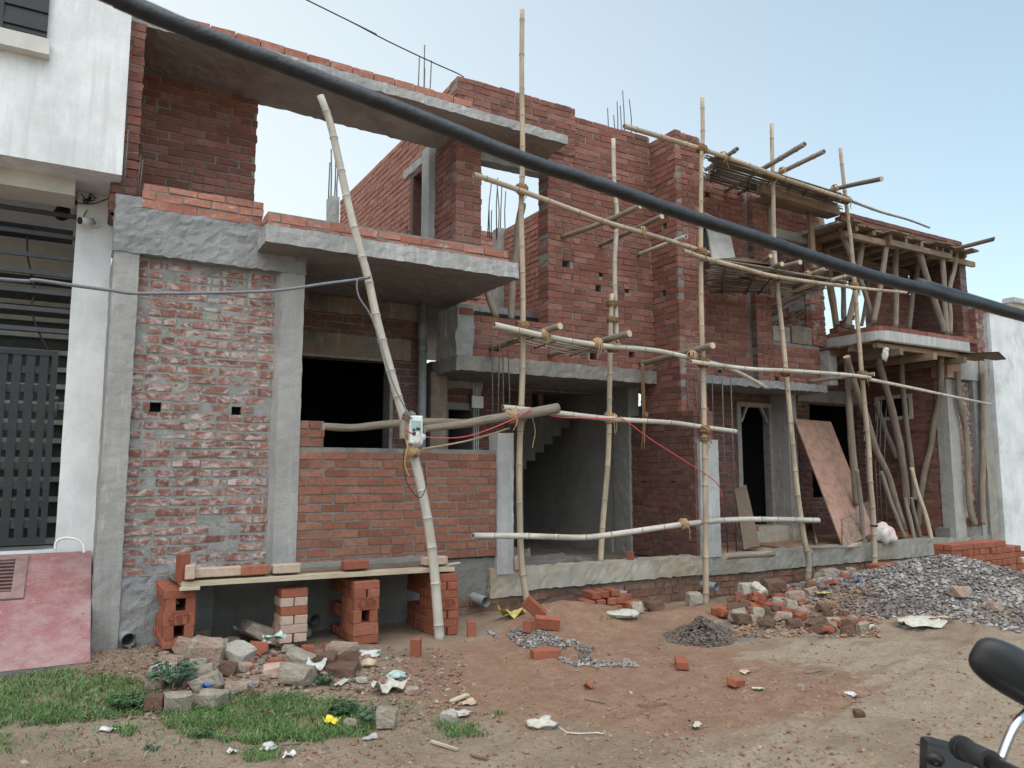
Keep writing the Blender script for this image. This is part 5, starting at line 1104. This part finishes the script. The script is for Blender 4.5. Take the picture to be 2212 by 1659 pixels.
for k in range(2600):
    a = rg.uniform(0, 6.283); d = math.sqrt(rg.random()); rad = .42 * (1 + .45 * mnoise.noise(V3((math.cos(a), math.sin(a), 2)))); p = c + V3((math.cos(a) * d * rad, math.sin(a) * d * rad * .8 + .25, 0)); p.z = gz(p.x, p.y) + .20 * max(0, 1 - d) ** 1.1 * (1 + .35 * mnoise.noise(V3((p.x * 7, p.y * 7, 3)))) - .005; pebble(mb, p, rg.choice((.006, .009, .013, .022)), rg)
tag(mb.build('sand_heap', m_plain('dark_sand', (.13, .105, .088), .97, var=.4, sc=30, bump=.5)), 'small dark heap of sand on the lane', 'sand heap')
def m_debris():
    t = NT('debris_bits'); c = t.ramp(t.isl(), [(0, (.26, .11, .075)), (.25, (.14, .095, .07)), (.5, (.22, .17, .13)), (.75, (.26, .20, .155)), (.92, (.20, .12, .09)), (1, (.36, .32, .27))]); return t.done(c, .95)
mb = MB()
for k in range(3400):
    x, y = rg.uniform(-60, 2230), 1360 + 310 * rg.random() ** .8
    if mnoise.noise(V3((x * .006, y * .012, 3))) < rg.uniform(-.5, .25): continue
    p = gp(x, y, .002)
    if 6.5 < p.x < 11 and p.y > -3.6: continue
    pebble(mb, p, rg.choice((.006, .008, .01, .012, .018)) * rg.uniform(.7, 1.3), rg)
tag(mb.build('soil_debris', m_debris()), 'bits of brick, stone and straw strewn over the lane', 'debris', kind='stuff')
mb = MB()
for k in range(1900):
    x, y = rg.uniform(180, 1000), rg.uniform(1385, 1560)
    if x > 560 and y < 1400: continue
    pebble(mb, gp(x, y, .008), rg.choice((.006, .008, .011, .016, .022)), rg)
tag(mb.build('rubble_crumbs', m_debris()), 'small crumbs of masonry around the left rubble heap', 'debris', kind='stuff')
def m_grass():
    t = NT('grass_blade'); c = t.ramp(t.isl(), [(0, (.055, .12, .035)), (.45, (.085, .175, .05)), (.75, (.12, .21, .07)), (.93, (.18, .24, .10)), (1, (.32, .28, .16))]); t.b.inputs['Subsurface Weight'].default_value = 0; return t.done(c, .7)
mb = MB(); polys = [([(-80, 1450), (150, 1448), (330, 1475), (350, 1545), (180, 1560), (-80, 1580)], 9500), ([(330, 1545), (480, 1505), (640, 1500), (830, 1545), (800, 1590), (560, 1610), (380, 1590)], 9500), ([(-60, 1585), (30, 1590), (20, 1630), (-60, 1640)], 200), ([(515, 1615), (600, 1618), (620, 1648), (540, 1650)], 330), ([(940, 1560), (1030, 1565), (1060, 1585), (960, 1600)], 420),
    ([(245, 1570), (300, 1572), (290, 1592), (240, 1590)], 200), ([(1060, 1538), (1095, 1540), (1090, 1550), (1065, 1550)], 60), ([(1290, 1330), (1350, 1338), (1340, 1350), (1300, 1348)], 60), ([(640, 1585), (720, 1590), (700, 1610), (640, 1600)], 120), ([(790, 1470), (840, 1475), (830, 1500), (795, 1495)], 120), ([(-80, 1440), (500, 1470), (950, 1510), (1000, 1600), (500, 1640), (-80, 1650)], 1500)]
for pl, cnt in polys:
    x0, x1 = min(p[0] for p in pl), max(p[0] for p in pl); y0, y1 = min(p[1] for p in pl), max(p[1] for p in pl); k = 0
    while k < cnt:
        x, y = rg.uniform(x0, x1), rg.uniform(y0, y1); k += .25
        if not in_poly(x + 25 * mnoise.noise(V3((y * .03, x * .02, 1))), y + 10 * mnoise.noise(V3((x * .03, y * .03, 2))), pl): continue
        if mnoise.noise(V3((x * .013, y * .03, 6))) < rg.uniform(-.75, .12): continue
        k += .75; p = gp(x, y); h = rg.uniform(.012, .045); a = rg.uniform(0, 6.28); w_ = rg.uniform(.0018, .0035); ln = rg.uniform(.6, 2.0) * h; d = V3((math.cos(a), math.sin(a), 0)); s = V3((-d.y, d.x, 0)) * w_; m1 = p + d * ln * .4 + V3((0, 0, h * .7)); n0 = len(mb.v)
        mb.v += [p - s, p + s, m1 + s * .7, m1 - s * .7, p + d * ln + V3((0, 0, h * rg.uniform(.6, 1)))]; mb.face((n0, n0 + 1, n0 + 2, n0 + 3)); mb.face((n0 + 3, n0 + 2, n0 + 4))
M_gr = m_grass(); tag(mb.build('grass', M_gr), 'short green grass growing in patches at the lane edge', 'grass', kind='stuff')
M_leaf = m_plain('weed_leaf', (.05, .105, .04), .6, var=.45, sc=20, bump=.2); M_leafb = m_plain('weed_leaf_bluish', (.075, .14, .085), .65, var=.4, sc=20, bump=.2)
def weed(x, y, n, sz, mat, label, hgt=.1, fern=False):
    c = gp(x, y); mb = MB()
    for k in range(n):
        a = rg.uniform(0, 6.28); ro = rg.uniform(0, sz * .5); p = c + V3((math.cos(a) * ro, math.sin(a) * ro, -.005)); L_ = rg.uniform(.4, 1) * sz; d = V3((math.cos(a + rg.uniform(-.6, .6)), math.sin(a + rg.uniform(-.6, .6)), 0)); h = rg.uniform(.4, 1) * hgt
        tip = p + d * L_ * .7 + V3((0, 0, h * .85)); mid = p + d * L_ * .35 + V3((0, 0, h)); s = V3((-d.y, d.x, 0)); mb.tube([p, mid.lerp(p, .4), mid], .0025, 4)
        nl = 5 if fern else 3
        for j in range(nl):
            q = mid.lerp(tip, j / nl); wv = L_ * (.20 if fern else .24) * (1 - j / nl * .6)
            for sg in (-1, 1):
                e = q + s * sg * wv + d * wv * .6 + V3((0, 0, rg.uniform(-.01, .01))); g = q + d * wv * .8; n0 = len(mb.v); o = s * sg * wv * .5 - d * wv * .1 + V3((0, 0, .006)); mb.v += [q, q + o, e, g]; mb.face((n0, n0 + 1, n0 + 2, n0 + 3))
    return tag(mb.build('weed', mat), label, 'weed')
weed(372, 1482, 70, .17, M_leafb, 'tall feathery bluish weed growing in the left rubble', .17, True)
weed(270, 1530, 90, .10, M_leaf, 'broad leafy weeds at the right end of the big grass patch', .08); weed(330, 1530, 60, .09, M_leafb, 'feathery low weeds below the rubble heap', .08, True)
weed(700, 1478, 40, .085, M_leaf, 'dark green weed beside the white torn paper', .07, True); weed(745, 1545, 90, .10, M_leaf, 'leafy weed clump left of the big rounded boulder', .09); weed(800, 1555, 50, .09, M_leafb, 'bluish weed clump touching the big rounded boulder', .08)
weed(440, 1590, 30, .06, M_leaf, 'small bright weed in the grass above the lane edge', .04); weed(330, 1620, 20, .05, M_leafb, 'tiny weed on the pale soil at the lower left', .03)
# ================================================================== LITTER
def crumple(x, y, w, h, mat, label, cat, seed, dz=0, th=.35, name=None, amp=.55):
    p = gp(x, y, dz); s = (p - CAM).dot(FW) / FPX; W = w * s / 2; mb = MB(); mb.blob(p + V3((0, 0, h * s * .3)), W * .9, W * .75, h * s * .38, seed, amp, 3, facet=False, rot=Matrix.Rotation(-YAW + seed, 3, 'Z'))
    r = random.Random(seed)
    for v in mb.v:
        q = v * 15; v.z += .22 * h * s * mnoise.noise(q); v.x += .12 * W * mnoise.noise(q + V3((9, 0, 0)))
        v.z = max(v.z, gz(v.x, v.y) - .004)
    return tag(mb.build(name or cat.replace(' ', '_'), mat), label, cat)
def scrap(x, y, w, h, mat, label, cat, seed, lift=.012, curl=.018, yaw=None):
    p = gp(x, y, lift); s = (p - CAM).dot(FW) / FPX; W = w * s; r = random.Random(seed); yaw = r.uniform(0, 3) if yaw is None else yaw; D = h * s * 2.6; mb = MB(); n = 6
    M = Matrix.Rotation(yaw - YAW, 3, 'Z')
    for i in range(n + 1):
        for j in range(n + 1):
            u, v = i / n - .5, j / n - .5; q = V3((u * W * (1 + .25 * mnoise.noise(V3((v * 3, seed, 0)))), v * D * (1 + .3 * mnoise.noise(V3((u * 3, seed, 4)))), curl * (mnoise.noise(V3((u * 3, v * 3, seed * 1.7))) + .5 * abs(u)))); mb.v.append(p + M @ q)
    for v in mb.v: v.z = max(v.z, gz(v.x, v.y) + .004)
    for i in range(n):
        for j in range(n): k = i * (n + 1) + j; mb.face((k, k + n + 1, k + n + 2, k + 1), 0, True)
    return tag(mb.build(cat.replace(' ', '_'), mat), label, cat)
scrap(450, 1495, 32, 12, M_blue, 'bright blue plastic wrapper among the stones', 'wrapper', 1, .05, .06, .6); scrap(544, 1484, 28, 5, m_plain('violet_wrapper', (.22, .22, .5), .5), 'small violet wrapper right of the blue one', 'wrapper', 2, .03)
scrap(717, 1566, 32, 13, M_yelp, 'yellow paper cup sleeve lying in the grass', 'paper', 3, .02, .05, 0); scrap(588, 1428, 46, 14, M_teal, 'pale teal cloth strip on top of the rubble', 'cloth', 4, .18, .05)
crumple(510, 1378, 40, 16, M_tarp, 'crumpled white plastic on top of the rubble', 'plastic bag', 5, .08); crumple(572, 1410, 22, 18, M_tarp, 'small clear plastic bag by the red broken brick', 'plastic bag', 6, .06)
crumple(800, 1418, 50, 18, M_tarp, 'white plastic bag scraps behind the brown lumps', 'plastic bag', 7); crumple(797, 1440, 46, 24, M_card, 'torn piece of brown cardboard by the plastic scraps', 'cardboard', 8, amp=.2); crumple(857, 1465, 46, 22, M_teal, 'pale greenish crumpled cloth beside the sack', 'cloth', 9)
scrap(843, 1495, 78, 20, M_sack, 'folded white woven sack lying on the soil', 'sack', 10, .04, .07, .75); scrap(683, 1455, 16, 16, M_tarp, 'torn white paper standing on the rubble edge', 'paper', 11, .05, .08)
scrap(740, 1478, 70, 6, M_sack, 'pale strip of sacking in the rubbish', 'sacking', 12, .02); crumple(1170, 1570, 76, 24, M_sack, 'white rag lying on the bare soil in the foreground', 'rag', 13)
tag(MB().tube([gp(a, b, .008) for a, b in ((1205, 1572), (1225, 1586), (1250, 1588), (1290, 1586), (1305, 1589))], .006, 5).build('cord', M_sack), 'white cord trailing from the foreground rag', 'cord')
crumple(580, 1620, 40, 22, M_tarp, 'white plastic bag on a grass tuft in the foreground', 'plastic bag', 14); scrap(232, 1580, 32, 9, M_tarp, 'white scrap of plastic at the lower left', 'plastic', 15); scrap(500, 1628, 20, 8, M_tarp, 'small clear plastic scrap left of the foreground bag', 'plastic', 16)
scrap(625, 1635, 24, 9, M_tarp, 'pale crumpled plastic right of the foreground bag', 'plastic', 17); scrap(800, 1598, 30, 6, m_plain('grey_chip', (.33, .32, .33), .8), 'flat grey chip in the foreground', 'chip', 18)
crumple(1345, 1332, 74, 20, M_sack, 'pale sack lying before the small brick heap', 'sack', 19, amp=.25); scrap(1105, 1332, 56, 15, M_sacky, 'yellow woven sack at the top of the soil mound', 'sack', 20, .03, .1, .3); scrap(1010, 1522, 40, 12, M_card, 'pale bit of cardboard near the white lump', 'cardboard', 21); scrap(990, 1544, 50, 14, M_sack, 'torn pale wrapping beside the white lump', 'wrapping', 22)
plank('batten', gp(975, 1522, .02), gp(1010, 1510, .03), .04, .01, M_boardp, 'flat wood splinter beside the white lump', 'stick'); plank('batten', gp(932, 1606, .012), gp(988, 1624, .012), .018, .012, M_boardp, 'pale thin stick in the foreground centre', 'stick'); plank('batten', gp(1018, 1634, .012), gp(1052, 1643, .012), .02, .01, M_board, 'short wood splinter at the bottom edge', 'stick')
for k, (a, b, c_, d_) in enumerate(((1260, 1510, 1306, 1522), (1378, 1524, 1440, 1522), (1738, 1456, 1778, 1450), (610, 1610, 650, 1608), (525, 1420, 580, 1428))): plank('twig', gp(a, b, .008), gp(c_, d_, .008), .012, .008, M_log, ('dry twig on the red soil right of centre', 'dark twig farther right on the soil', 'pale flat splinter on the right lane', 'straw stalk beside the foreground bag', 'thin lath in the left rubble')[k], 'twig')
scrap(1637, 1492, 24, 5, m_plain('pale_green', (.4, .48, .3), .6), 'pale green leaf-like wrapper on the right lane', 'wrapper', 23); scrap(1610, 1455, 16, 10, M_card, 'tan dry leaf near the broken brick flakes', 'leaf', 24); scrap(1505, 1572, 40, 6, M_sack, 'white strip of paper on the lane', 'paper', 25); scrap(1840, 1503, 26, 9, M_tarp, 'grey plastic scrap on the right lane', 'plastic', 26)
crumple(1640, 1295, 34, 34, M_sack, 'dirty white torn sack beside the big pale block', 'sack', 27, .05); crumple(1872, 1360, 30, 16, M_tarp, 'white plastic bag at the foot of the gravel', 'plastic bag', 28); scrap(1985, 1352, 92, 22, M_sack, 'frayed white sack lying on the gravel heap foot', 'sack', 29, .05, .09, .1)
scrap(2000, 1213, 66, 16, M_sacky, 'yellow sack on top of the gravel heap', 'sack', 30, .05, .1, .3); scrap(1852, 1262, 16, 10, M_blue, 'small blue wrapper on the left of the gravel heap', 'wrapper', 31, .05); scrap(1776, 1292, 26, 8, M_sacky, 'yellow plastic strip on the brown rubble', 'plastic', 32, .06); scrap(1890, 1238, 44, 12, M_sack, 'white rag at the upper left edge of the gravel', 'rag', 33, .04); scrap(2030, 1345, 24, 20, M_card, 'dry pale strip on the gravel', 'strip', 34, .05)
crumple(2212, 1205, 30, 50, m_plain('blue_tarp', (.35, .48, .55), .5), 'pale blue tarpaulin at the right border', 'tarpaulin', 35, .1)
p = aZ(1912, 1172, .44); mb = MB(); mb.blob(p + V3((0, 0, .12)), .17, .14, .16, 4, .3, 3, facet=False); tag(mb.build('white_sack', m_conc('sack_print', (.66, .64, .62), .0, stain=(.55, .22, .12), stamt=.9, palamt=.2, bump=.4)), 'white sack with orange smears standing on the right porch', 'sack')
# ================================================================== PIPES
def pipe(p0, d, r, label, L_=.35, mat=M_pvc):
    d = V3(d).normalized(); t = thing('drain_pipe', label, 'pipe', p0); a = V3(p0)
    MB().tube([a + d * L_ * -1, a], r, 18, cap=False).tube([a + d * -.02, a], [r, r * .9], 18, cap=False).tube([a, a + d * -L_], [r * .9, r * .9], 18, cap=False).build('pipe_wall', mat, t)
    MB().tube([a - d * .12, a - d * .121], r * .89, 18).build('bore_dark_disc', M_pvci, t)  # dark disc closing the tube, its colour stands for the unlit depth
pipe(aY(1050, 1300, -.18), (.12, -1, -.05), .055, 'grey drain pipe in the plinth left of the tallest bamboo'); pipe(aY(1357, 1287, -.15), (.1, -1, 0), .052, 'grey drain pipe end behind the small brick heap'); pipe(aY(1548, 1268, -.2), (.1, -1, -.03), .050, 'grey drain pipe right of the bamboo before the whitish post')
pipe(aY(680, 1339, -.1), (.05, -1, 0), .050, 'grey drain pipe under the plank beside the pale brick pier'); pipe(aY(278, 1383, -.12), (.1, -1, .0), .058, 'open pipe end in the ground by the ramp')
# ================================================================== METER, WIRES, CABLES
mt = thing('electricity_meter', 'white electricity meter wrapped in plastic on the leaning bamboo pole', 'meter', aY(893, 940, -.82))
yc = -.84
def mbx(x0, x1, y0, y1, ya, yb): a = aY(x0, y1, ya); b = aY(x1, y0, ya); return a.x, b.x, ya, yb, a.z, b.z
def bev(o, w_=.012): m = o.modifiers.new('b', 'BEVEL'); m.width = w_; m.segments = 3; return o
bev(MB().box(*mbx(886, 914, 898, 958, -.90, -.80)).build('case', M_plw, mt)); MB().box(*mbx(889, 910, 909, 932, -.905, -.89)).build('display', m_plain('display_green', (.30, .42, .38), .3), mt)
MB().box(*mbx(891, 909, 934, 940, -.907, -.89)).box(*mbx(892, 897, 926, 931, -.909, -.89)).box(*mbx(899, 908, 924, 929, -.909, -.89)).build('buttons', M_plk, mt)
bev(MB().box(*mbx(866, 884, 908, 948, -.86, -.82)).build('backing_board', M_log, mt), .004)
mb = MB(); mb.blob(aY(901, 948, -.87), .075, .05, .08, 8, .35, 3, facet=False); mb.build('plastic_wrap', M_tarp, mt)
lash(MP, aY(884, 902, -.83), aY(885, 950, -.85) - aY(863, 870, -.83), (1, 0, 0), .055, M_log, 4, .006, False); lash(MP, aY(893, 977, -.84), (.1, 0, -1), (1, 0, 0), .052, M_ropel, 4, .006, False)
tag(MB().tube(smooth_path([aY(790, 600, -.74), aY(772, 605, -.75), aY(775, 640, -.75), aY(800, 680, -.76), aY(818, 730, -.78), aY(850, 830, -.85), aY(880, 890, -.90), aY(890, 905, -.92)]), .008, 6).build('meter_cable', M_gcab), 'grey cable running down the leaning pole to the meter', 'cable')
for pts, m, lab in (([(876, 940), (872, 990), (878, 1040), (905, 1075), (920, 1050), (915, 1000)], M_wire, 'thin dark wire loop hanging below the meter'), ([(868, 935), (880, 960), (874, 1000), (884, 1030)], M_yel, 'thin yellow wire hanging below the meter')): tag(MB().tube(smooth_path(px(pts, -.93)), .0045, 5).build('wire', m), lab, 'wire')
tag(MB().tube(smooth_path(px([(875, 928), (900, 940), (945, 946), (1000, 944), (1050, 930), (1110, 905), (1150, 886)], lambda x: lerp(-.92, -.5, (x - 875) / 275)) + px([(1200, 900), (1260, 903), (1320, 904), (1345, 905), (1400, 945), (1470, 990), (1545, 1040), (1560, 1075)], -.45)), .006, 6).build('wire', M_red), 'thin red wire strung from the meter across the scaffold to the right', 'wire')
tag(MB().tube(smooth_path(px([(910, 970), (960, 962), (1010, 952), (1060, 938), (1100, 925)], lambda x: lerp(-.85, -.1, (x - 910) / 190))), .010, 6).build('rope', M_ropel), 'tan rope stretched from the meter pole to the white post', 'rope')
mb = MB(); mb.tube(smooth_path(px([(1150, 903), (1156, 930), (1152, 955), (1150, 967)], -.3)), .006, 5); tag(mb.build('rope', M_ropel), 'rope end dangling from the curved log at the tallest bamboo', 'rope')
mb = MB()
for k in range(4): mb.tube(smooth_path(px([(1385 + k * 1.6, 785), (1387 + k * 2, 860), (1389 + k * 1.5, 920), (1388 + k * 2 + R.uniform(-3, 3), 960 + R.uniform(-10, 25))], .6)), .006, 5)
mb.blob(aY(1396, 897, .58), .03, .03, .045, 3, .3, 2, facet=False); tag(mb.build('rope', M_rope), 'bundle of brown ropes hanging from the log over the balcony slab end', 'rope')
tag(MB().tube(smooth_path([aY(-900, 520, -2.2), aY(0, 603, -1.15), aY(75, 605, -1.1), aY(155, 616, -1.05), aY(240, 627, -1.0), aY(300, 634, -.97), aY(480, 632, -.88), aY(600, 627, -.82), aY(700, 613, -.77), aY(785, 602, -.73), aY(800, 598, -.76)]), .013, 8).build('service_cable', M_gcab), 'grey twisted service cable sagging across the left brick panel', 'cable')
tag(MB().tube(smooth_path([aD(663, 0, 7.9) + (aD(663, 0, 7.9) - aD(760, 48, 8.3)) * 18, aD(663, 0, 7.9), aD(760, 48, 8.3), aD(840, 90, 8.6), aD(935, 135, 9.0), aD(985, 157, 9.2), aY(1001, 166, .3)]), .007, 6).build('overhead_wire', M_wire), 'thin black wire dropping from the sky to the roof parapet corner', 'wire')
cp = [(120, -62), (250, -5), (333, 33), (530, 110), (737, 188), (930, 263), (1123, 341), (1300, 400), (1475, 462), (1620, 509), (1758, 556), (1875, 593), (2040, 637), (2212, 683), (2400, 740)]
cdp = lambda x: 1.05 + .72 * (x - 250) / 1960
cpw = [aD(a, b, cdp(a)) for a, b in cp]; cpw = [cpw[0] + (cpw[0] - cpw[1]) * 30] + cpw + [cpw[-1] + (cpw[-1] - cpw[-2]) * 25]
cb = MB(); cpts = [p + V3((0, 0, .0022 * mnoise.noise(V3((i * .21, 3, 0))))) for i, p in enumerate(smooth_path(cpw, 14))]; cb.tube(cpts, [  .0132 * (1 + .05 * mnoise.noise(V3((i * .7, 0, 0)))) for i in range(len(cpts))], 16); tag(cb.build('overhead_cable', M_rub), 'thick black cable sagging across the whole foreground', 'cable')
# ================================================================== MOTORCYCLE (front end reaches into the picture)
bk0 = aD(2074, 1614, 1.32); bk1 = aD(2235, 1692, 1.06); bd = (bk1 - bk0).normalized(); pc = bk0 + bd * .38; fwd = V3((bd.y, -bd.x, 0)).normalized()
if fwd.dot(RT) > 0: fwd = -fwd
mc = thing('motorcycle', 'parked black motorcycle whose mirror and handlebar grip enter at the lower right', 'motorcycle', (pc.x, pc.y, gz(pc.x, pc.y)))
MB().tube([bk0 + bd * .005, bk0 + bd * .13], .0175, 18).tube([bk0, bk0 + bd * .006], [.015, .0205], 18).tube([bk0 + bd * .006, bk0 + bd * .016], .0205, 18).tube([bk0 + bd * .022, bk0 + bd * .03], .0195, 18).build('handlebar_grip', M_grip, mc)
MB().tube([bk0 + bd * .12, bk0 + bd * .27, pc - bd * .05 + V3((0, 0, -.04)), pc + bd * .05 + V3((0, 0, -.04)), pc + bd * .12, pc + bd * .38], .011, 12).build('handlebar', M_plk, mc)
mcn = aD(2222, 1470, 1.36); e1 = (RT * .87 - UP * .49); e2 = (RT * .49 + UP * .87); e3 = -FW
def superb(c, a, b, d, R3, mname, mat, parent, pw=.62):
    bm = bmesh.new(); bmesh.ops.create_uvsphere(bm, u_segments=40, v_segments=24, radius=1); mb = MB(); sg = lambda v, p: math.copysign(abs(v) ** p, v)
    for v in bm.verts: q = v.co; l = math.hypot(q.x, q.y); s = 1.0; x, y = q.x, q.y; m_ = (abs(x) ** 3.2 + abs(y) ** 3.2) ** (1 / 3.2); k = l / m_ if m_ > 1e-6 else 1; mb.v.append(V3(c) + R3[0] * x * k * a + R3[1] * y * k * b + R3[2] * sg(q.z, .8) * d)
    for f in bm.faces: mb.face([v.index for v in f.verts], 0, True)
    bm.free(); return mb.build(mname, mat, parent)
mir = superb(mcn, .112, .044, .030, (e1, e2, e3), 'mirror', M_plk, mc)
superb(mcn - e3 * .013, .104, .038, .022, (e1, e2, e3), 'mirror_glass', M_chrome, mir)
st = [aD(2162, 1640, 1.27), aD(2178, 1597, 1.28), aD(2196, 1562, 1.29), aD(2216, 1541, 1.31), aD(2240, 1520, 1.34)]
MB().tube(smooth_path(st), .0072, 12).build('mirror_stem', M_chrome, mc)
cw = [aD(2004, 1598, 1.50), aD(2106, 1624, 1.42), aD(2120, 1800, 1.36), aD(1999, 1800, 1.44)]
o = MB().hexa([cw[3] + FW * .035, cw[2] + FW * .035, cw[2], cw[3], cw[0] + FW * .035, cw[1] + FW * .035, cw[1], cw[0]]).build('front_panel', M_gloss, mc); bev(o, .015)
pp = aD(2030, 1645, 1.478); MB().blob(pp, .03, .02, .014, 5, .35, 2, facet=False, rot=Matrix.Rotation(.45, 3, 'Y')).blob(aD(2022, 1650, 1.465), .006, .006, .004, 2, .1, 1, facet=False).build('vent', M_plk, mc)
MB().tube([pc + fwd * .22 + V3((0, 0, -.10)), pc + fwd * .13 + V3((0, 0, -.10)), pc + fwd * .05 + V3((0, 0, -.10))], [.085, .085, .05], 24).build('headlight', M_plk, mc)
wz = gz(pc.x, pc.y); wf = V3((pc.x, pc.y, 0)) + fwd * .38 + V3((0, 0, wz + .29)); wr = V3((pc.x, pc.y, 0)) - fwd * .88 + V3((0, 0, wz + .29)); sdv = V3((-fwd.y, fwd.x, 0))
def wheel(c, nm):
    pts = [c + (fwd * math.cos(t) + V3((0, 0, 1)) * math.sin(t)) * .245 for t in [2 * math.pi * i / 32 for i in range(33)]]; t = MB().tube(pts, .045, 10, cap=False).build('wheel', M_grip, mc); m2 = MB().tube([c + (p - c) * .8 for p in pts], .012, 6, cap=False)
    for k in range(5): m2.tube([c, c + (fwd * math.cos(k * 1.257) + V3((0, 0, 1)) * math.sin(k * 1.257)) * .2], .012, 6)
    m2.build('rim', M_iron, t)
wheel(wf, 0); wheel(wr, 1)
for s in (-1, 1): MB().tube([wf + sdv * .08 * s, pc + sdv * .08 * s + V3((0, 0, -.05))], .018, 8).build('fork_leg', M_chrome, mc)
MB().blob(pc - fwd * .33 + V3((0, 0, -.13)), .20, .13, .11, 1, .05, 3, facet=False, rot=Matrix.Rotation(math.atan2(fwd.y, fwd.x), 3, 'Z')).build('fuel_tank', M_gloss, mc)
MB().blob(pc - fwd * .78 + V3((0, 0, -.17)), .33, .12, .06, 2, .05, 3, facet=False, rot=Matrix.Rotation(math.atan2(fwd.y, fwd.x), 3, 'Z')).build('saddle', M_plk, mc)
MB().blob(pc - fwd * .3 + V3((0, 0, -.58)), .2, .13, .17, 6, .2, 3, facet=False, rot=Matrix.Rotation(math.atan2(fwd.y, fwd.x), 3, 'Z')).tube([pc - fwd * .02 + V3((0, 0, -.1)), pc - fwd * .2 + V3((0, 0, -.7)), wr], .022, 8).build('engine', M_iron, mc)
# ------------------------------------------------------------------ camera, sky, sun
cd = bpy.data.cameras.new('camera'); cam = bpy.data.objects.new('camera', cd); COL.objects.link(cam); scene.camera = cam
cd.sensor_width = 36; cd.lens = 36 * FPX / 2212; cd.clip_end = 3000; cd.clip_start = .05
cam.location = CAM; cam.rotation_euler = Matrix((RT, UP, -FW)).transposed().to_euler()
cd.dof.use_dof = True; cd.dof.focus_distance = 9.0; cd.dof.aperture_fstop = 9.0
w = bpy.data.worlds.new('World'); scene.world = w; w.use_nodes = True; nt = w.node_tree
bg = nt.nodes['Background']; sky = nt.nodes.new('ShaderNodeTexSky'); sky.sky_type = 'NISHITA'; sky.sun_disc = False
SUN_EL, SUN_AZ = math.radians(62), math.radians(-150)     # azimuth from +Y towards +X
sky.sun_elevation = SUN_EL; sky.sun_rotation = SUN_AZ; sky.air_density = 1.0; sky.dust_density = 2; sky.ozone_density = 1.2; sky.altitude = 100
tcw = nt.nodes.new('ShaderNodeTexCoord'); dt = nt.nodes.new('ShaderNodeVectorMath'); dt.operation = 'DOT_PRODUCT'
nt.links.new(tcw.outputs['Generated'], dt.inputs[0]); dt.inputs[1].default_value = (-.72, .42, -.55)
mr = nt.nodes.new('ShaderNodeMapRange'); nt.links.new(dt.outputs['Value'], mr.inputs[0])
for i, v in enumerate((-.75, .30, .18, .97)): mr.inputs[1 + i].default_value = v
mx = nt.nodes.new('ShaderNodeMix'); mx.data_type = 'RGBA'; nt.links.new(mr.outputs[0], mx.inputs[0])      # thin overcast veil, brightest low in the west
tn = nt.nodes.new('ShaderNodeMix'); tn.data_type = 'RGBA'; tn.blend_type = 'MULTIPLY'; tn.inputs[0].default_value = 1; nt.links.new(sky.outputs[0], tn.inputs[6]); tn.inputs[7].default_value = (.80, .885, .745, 1)
nt.links.new(tn.outputs[2], mx.inputs[6]); mx.inputs[7].default_value = (3.08, 3.25, 3.25, 1)
nt.links.new(mx.outputs[2], bg.inputs[0]); bg.inputs[1].default_value = .15
sd = bpy.data.lights.new('sun', 'SUN'); so = bpy.data.objects.new('sun', sd); COL.objects.link(so)
sd.energy = 1.1; sd.angle = math.radians(90); sd.color = (1, .95, .96)
dirv = V3((math.sin(SUN_AZ) * math.cos(SUN_EL), math.cos(SUN_AZ) * math.cos(SUN_EL), math.sin(SUN_EL)))
so.rotation_euler = dirv.to_track_quat('Z', 'Y').to_euler(); so.location = (0, 0, 20)
vs = scene.view_settings; vs.view_transform = 'Standard'; vs.look = 'None'; vs.exposure = 1.12; vs.gamma = 1; vs.use_curve_mapping = False
